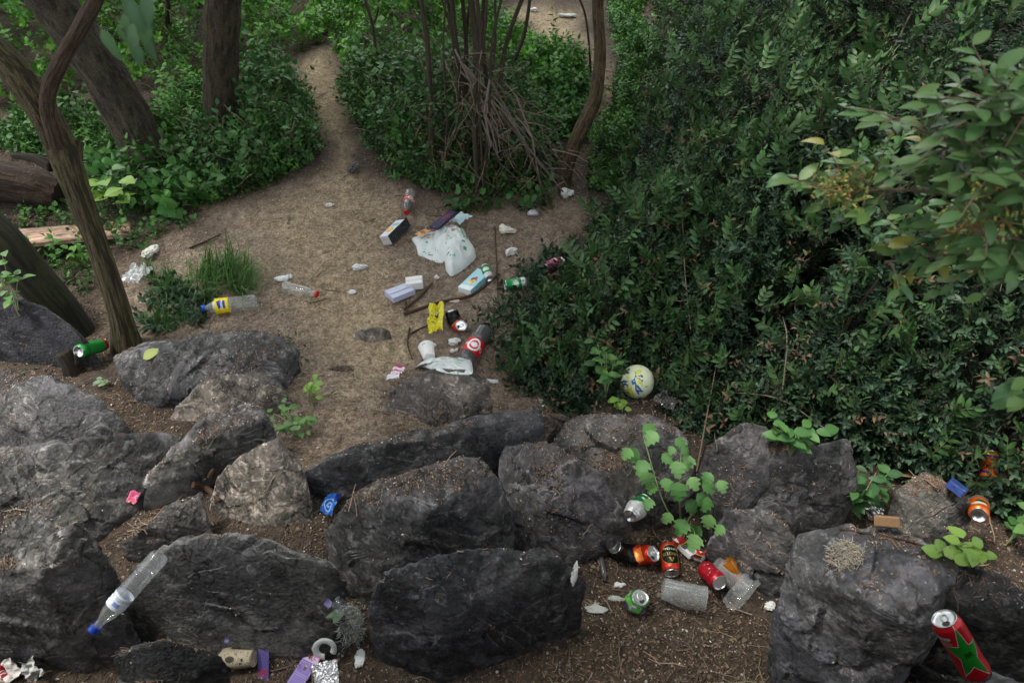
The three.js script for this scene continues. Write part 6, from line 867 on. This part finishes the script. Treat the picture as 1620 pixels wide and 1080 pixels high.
function fibres(label, x, y, rx, ry, n, col, seed, thick = 0.0011) {   // a tuft of fine fibres lying on what is below
  const r = rng(seed), o = surf(x, y, 0.002).p, b = new Buf(); for (let i = 0; i < n; i++) { const a = r() * 6.28, k = Math.sqrt(r()) * (0.5 + 0.5 * noise(Math.cos(a) * 2 + seed, Math.sin(a) * 2, 1)), s = surf(x + Math.cos(a) * rx * k, y + Math.sin(a) * ry * k, 0.001 + 0.008 * r()).p.sub(o), d = V(r() - 0.5, (r() - 0.5) * 0.35, r() - 0.5).normalize().multiplyScalar(0.005 + 0.007 * r()), m = s.clone().add(d).add(V((r() - 0.5) * 0.01, 0.004 * r(), (r() - 0.5) * 0.01)), c = vary(col, r, 0.3); b.stem(s, m, thick, thick, c, 3); b.stem(m, m.clone().add(d.applyAxisAngle(UP, r() - 0.5)), thick, thick * 0.6, c, 3); }
  const t = thing('fluff_tuft', label, 'fluff', o, 'pale fluff'), q = part('fibres', b.done(), dry, t); q.userData.kind = 'stuff'; return t;
}
fibres('grey matted fluff lying right of the layered block', 556, 988, 26, 42, 700, [0.4, 0.41, 0.38], 23, 0.0013);
fibres('pale stringy fluff on the heavy furrowed boulder', 1338, 880, 34, 30, 420, [0.45, 0.4, 0.32], 25, 0.0009);
{ // torn ring of a foam lid
  const t = new THREE.TorusGeometry(0.036, 0.012, 12, 40, 5.2), m = single('foam_ring', shaped(t, (v) => { v.z *= 0.45; const n = 1 + 0.14 * (noise(v.x * 50, v.y * 50, 3) - 0.5); v.x *= n * 0.85; v.y *= n * 1.1; }), std(C(0.72, 0.75, 0.74), 0.8), 'torn white foam ring beside the lilac price card', 'foam ring'); flatOn(m, [506, 1034], [522, 1008], 0.012);
}
{ // amber bottle neck
  const t = thing('amber_bottle', 'amber bottle neck lying behind the clear tumbler', 'bottle', null); part('neck', turned(fine([[0.026, 0], [0.024, 0.03], [0.015, 0.06], [0.0125, 0.1], [0.0135, 0.108]], 5), 32), phy(C(0.75, 0.3, 0.03), 0.12, { transmission: 0.6, thickness: 0 }), t); part('cap', turned([[0.0145, 0.1], [0.0145, 0.116], [0.0001, 0.118]], 28), dullSilver, t); lay(t, [1152, 880], [1176, 912], 0.03);
}
{ // ball
  const pr = print(1024, 512, (g, w, h) => { wash(g, w, h, '#dfe3c4'); const r = rng(5); for (let i = 0; i < 26; i++) { const x = r() * w, y = r() * h, s = 40 + 50 * r(), c = ['#c9d13a', '#33609a', '#c9d13a', '#2c4f86', '#eceee0'][i % 5]; g.save(); g.translate(x, y); g.rotate(r() * 6); blot(g, c, [[-s, -s * 0.3], [0, -s * 0.6], [s, -s * 0.2], [s * 0.4, s * 0.1], [s * 0.8, s * 0.5], [-s * 0.2, s * 0.3]]); blot(g, '#dfe3c4', [[-s * 0.5, -s * 0.1], [s * 0.3, -s * 0.2], [s * 0.1, 0]]); g.restore(); } speck(g, w, h, 500, ['#b9bd9a', '#c8ccb0', '#9a9d80'], 5, 9); });
  const c = gnd(1005, 612).add(V(0, 0.05, 0.03)), t = thing('play_ball', 'yellow, blue and white ball under the dark shrub', 'ball', c), g = new THREE.SphereGeometry(0.077, 64, 40), seam = (v) => { const d = v.clone().normalize(), gr = Math.min(Math.abs(d.x), Math.abs(d.y), Math.abs(d.z)); v.multiplyScalar(1 - 0.012 * (1 - sstep(gr, 0.0, 0.03))); };
  part('skin', shaped(g, seam), std(0xffffff, 0.55, { map: pr, bumpScale: 0.002 }), t); const k = new THREE.CylinderGeometry(0.004, 0.004, 0.002, 12); k.translate(0, 0.0765, 0); part('valve', k, std(C(0.1, 0.1, 0.1), 0.6), t); t.rotation.set(0.5, 0.6, 0.3);
}
{ // blue crumpled pack at the right edge
  pack('chip_packet', 'dark blue packet under the orange cans', 'packet', [1496, 786], [1518, 766], [0.06, 0.09, 0.03], [print(64, 64, (g, w, h) => { wash(g, w, h, '#2a4382'); speck(g, w, h, 10, ['#5c79bd', '#1a2a58'], 14, 2); })], { lift: 0.03, group: 'packets by the bag', f: (v) => { v.x *= 1 + 0.3 * (noise(v.y * 30, v.z * 30, 1) - 0.5); } });
}
renderer.render(scene, camera);
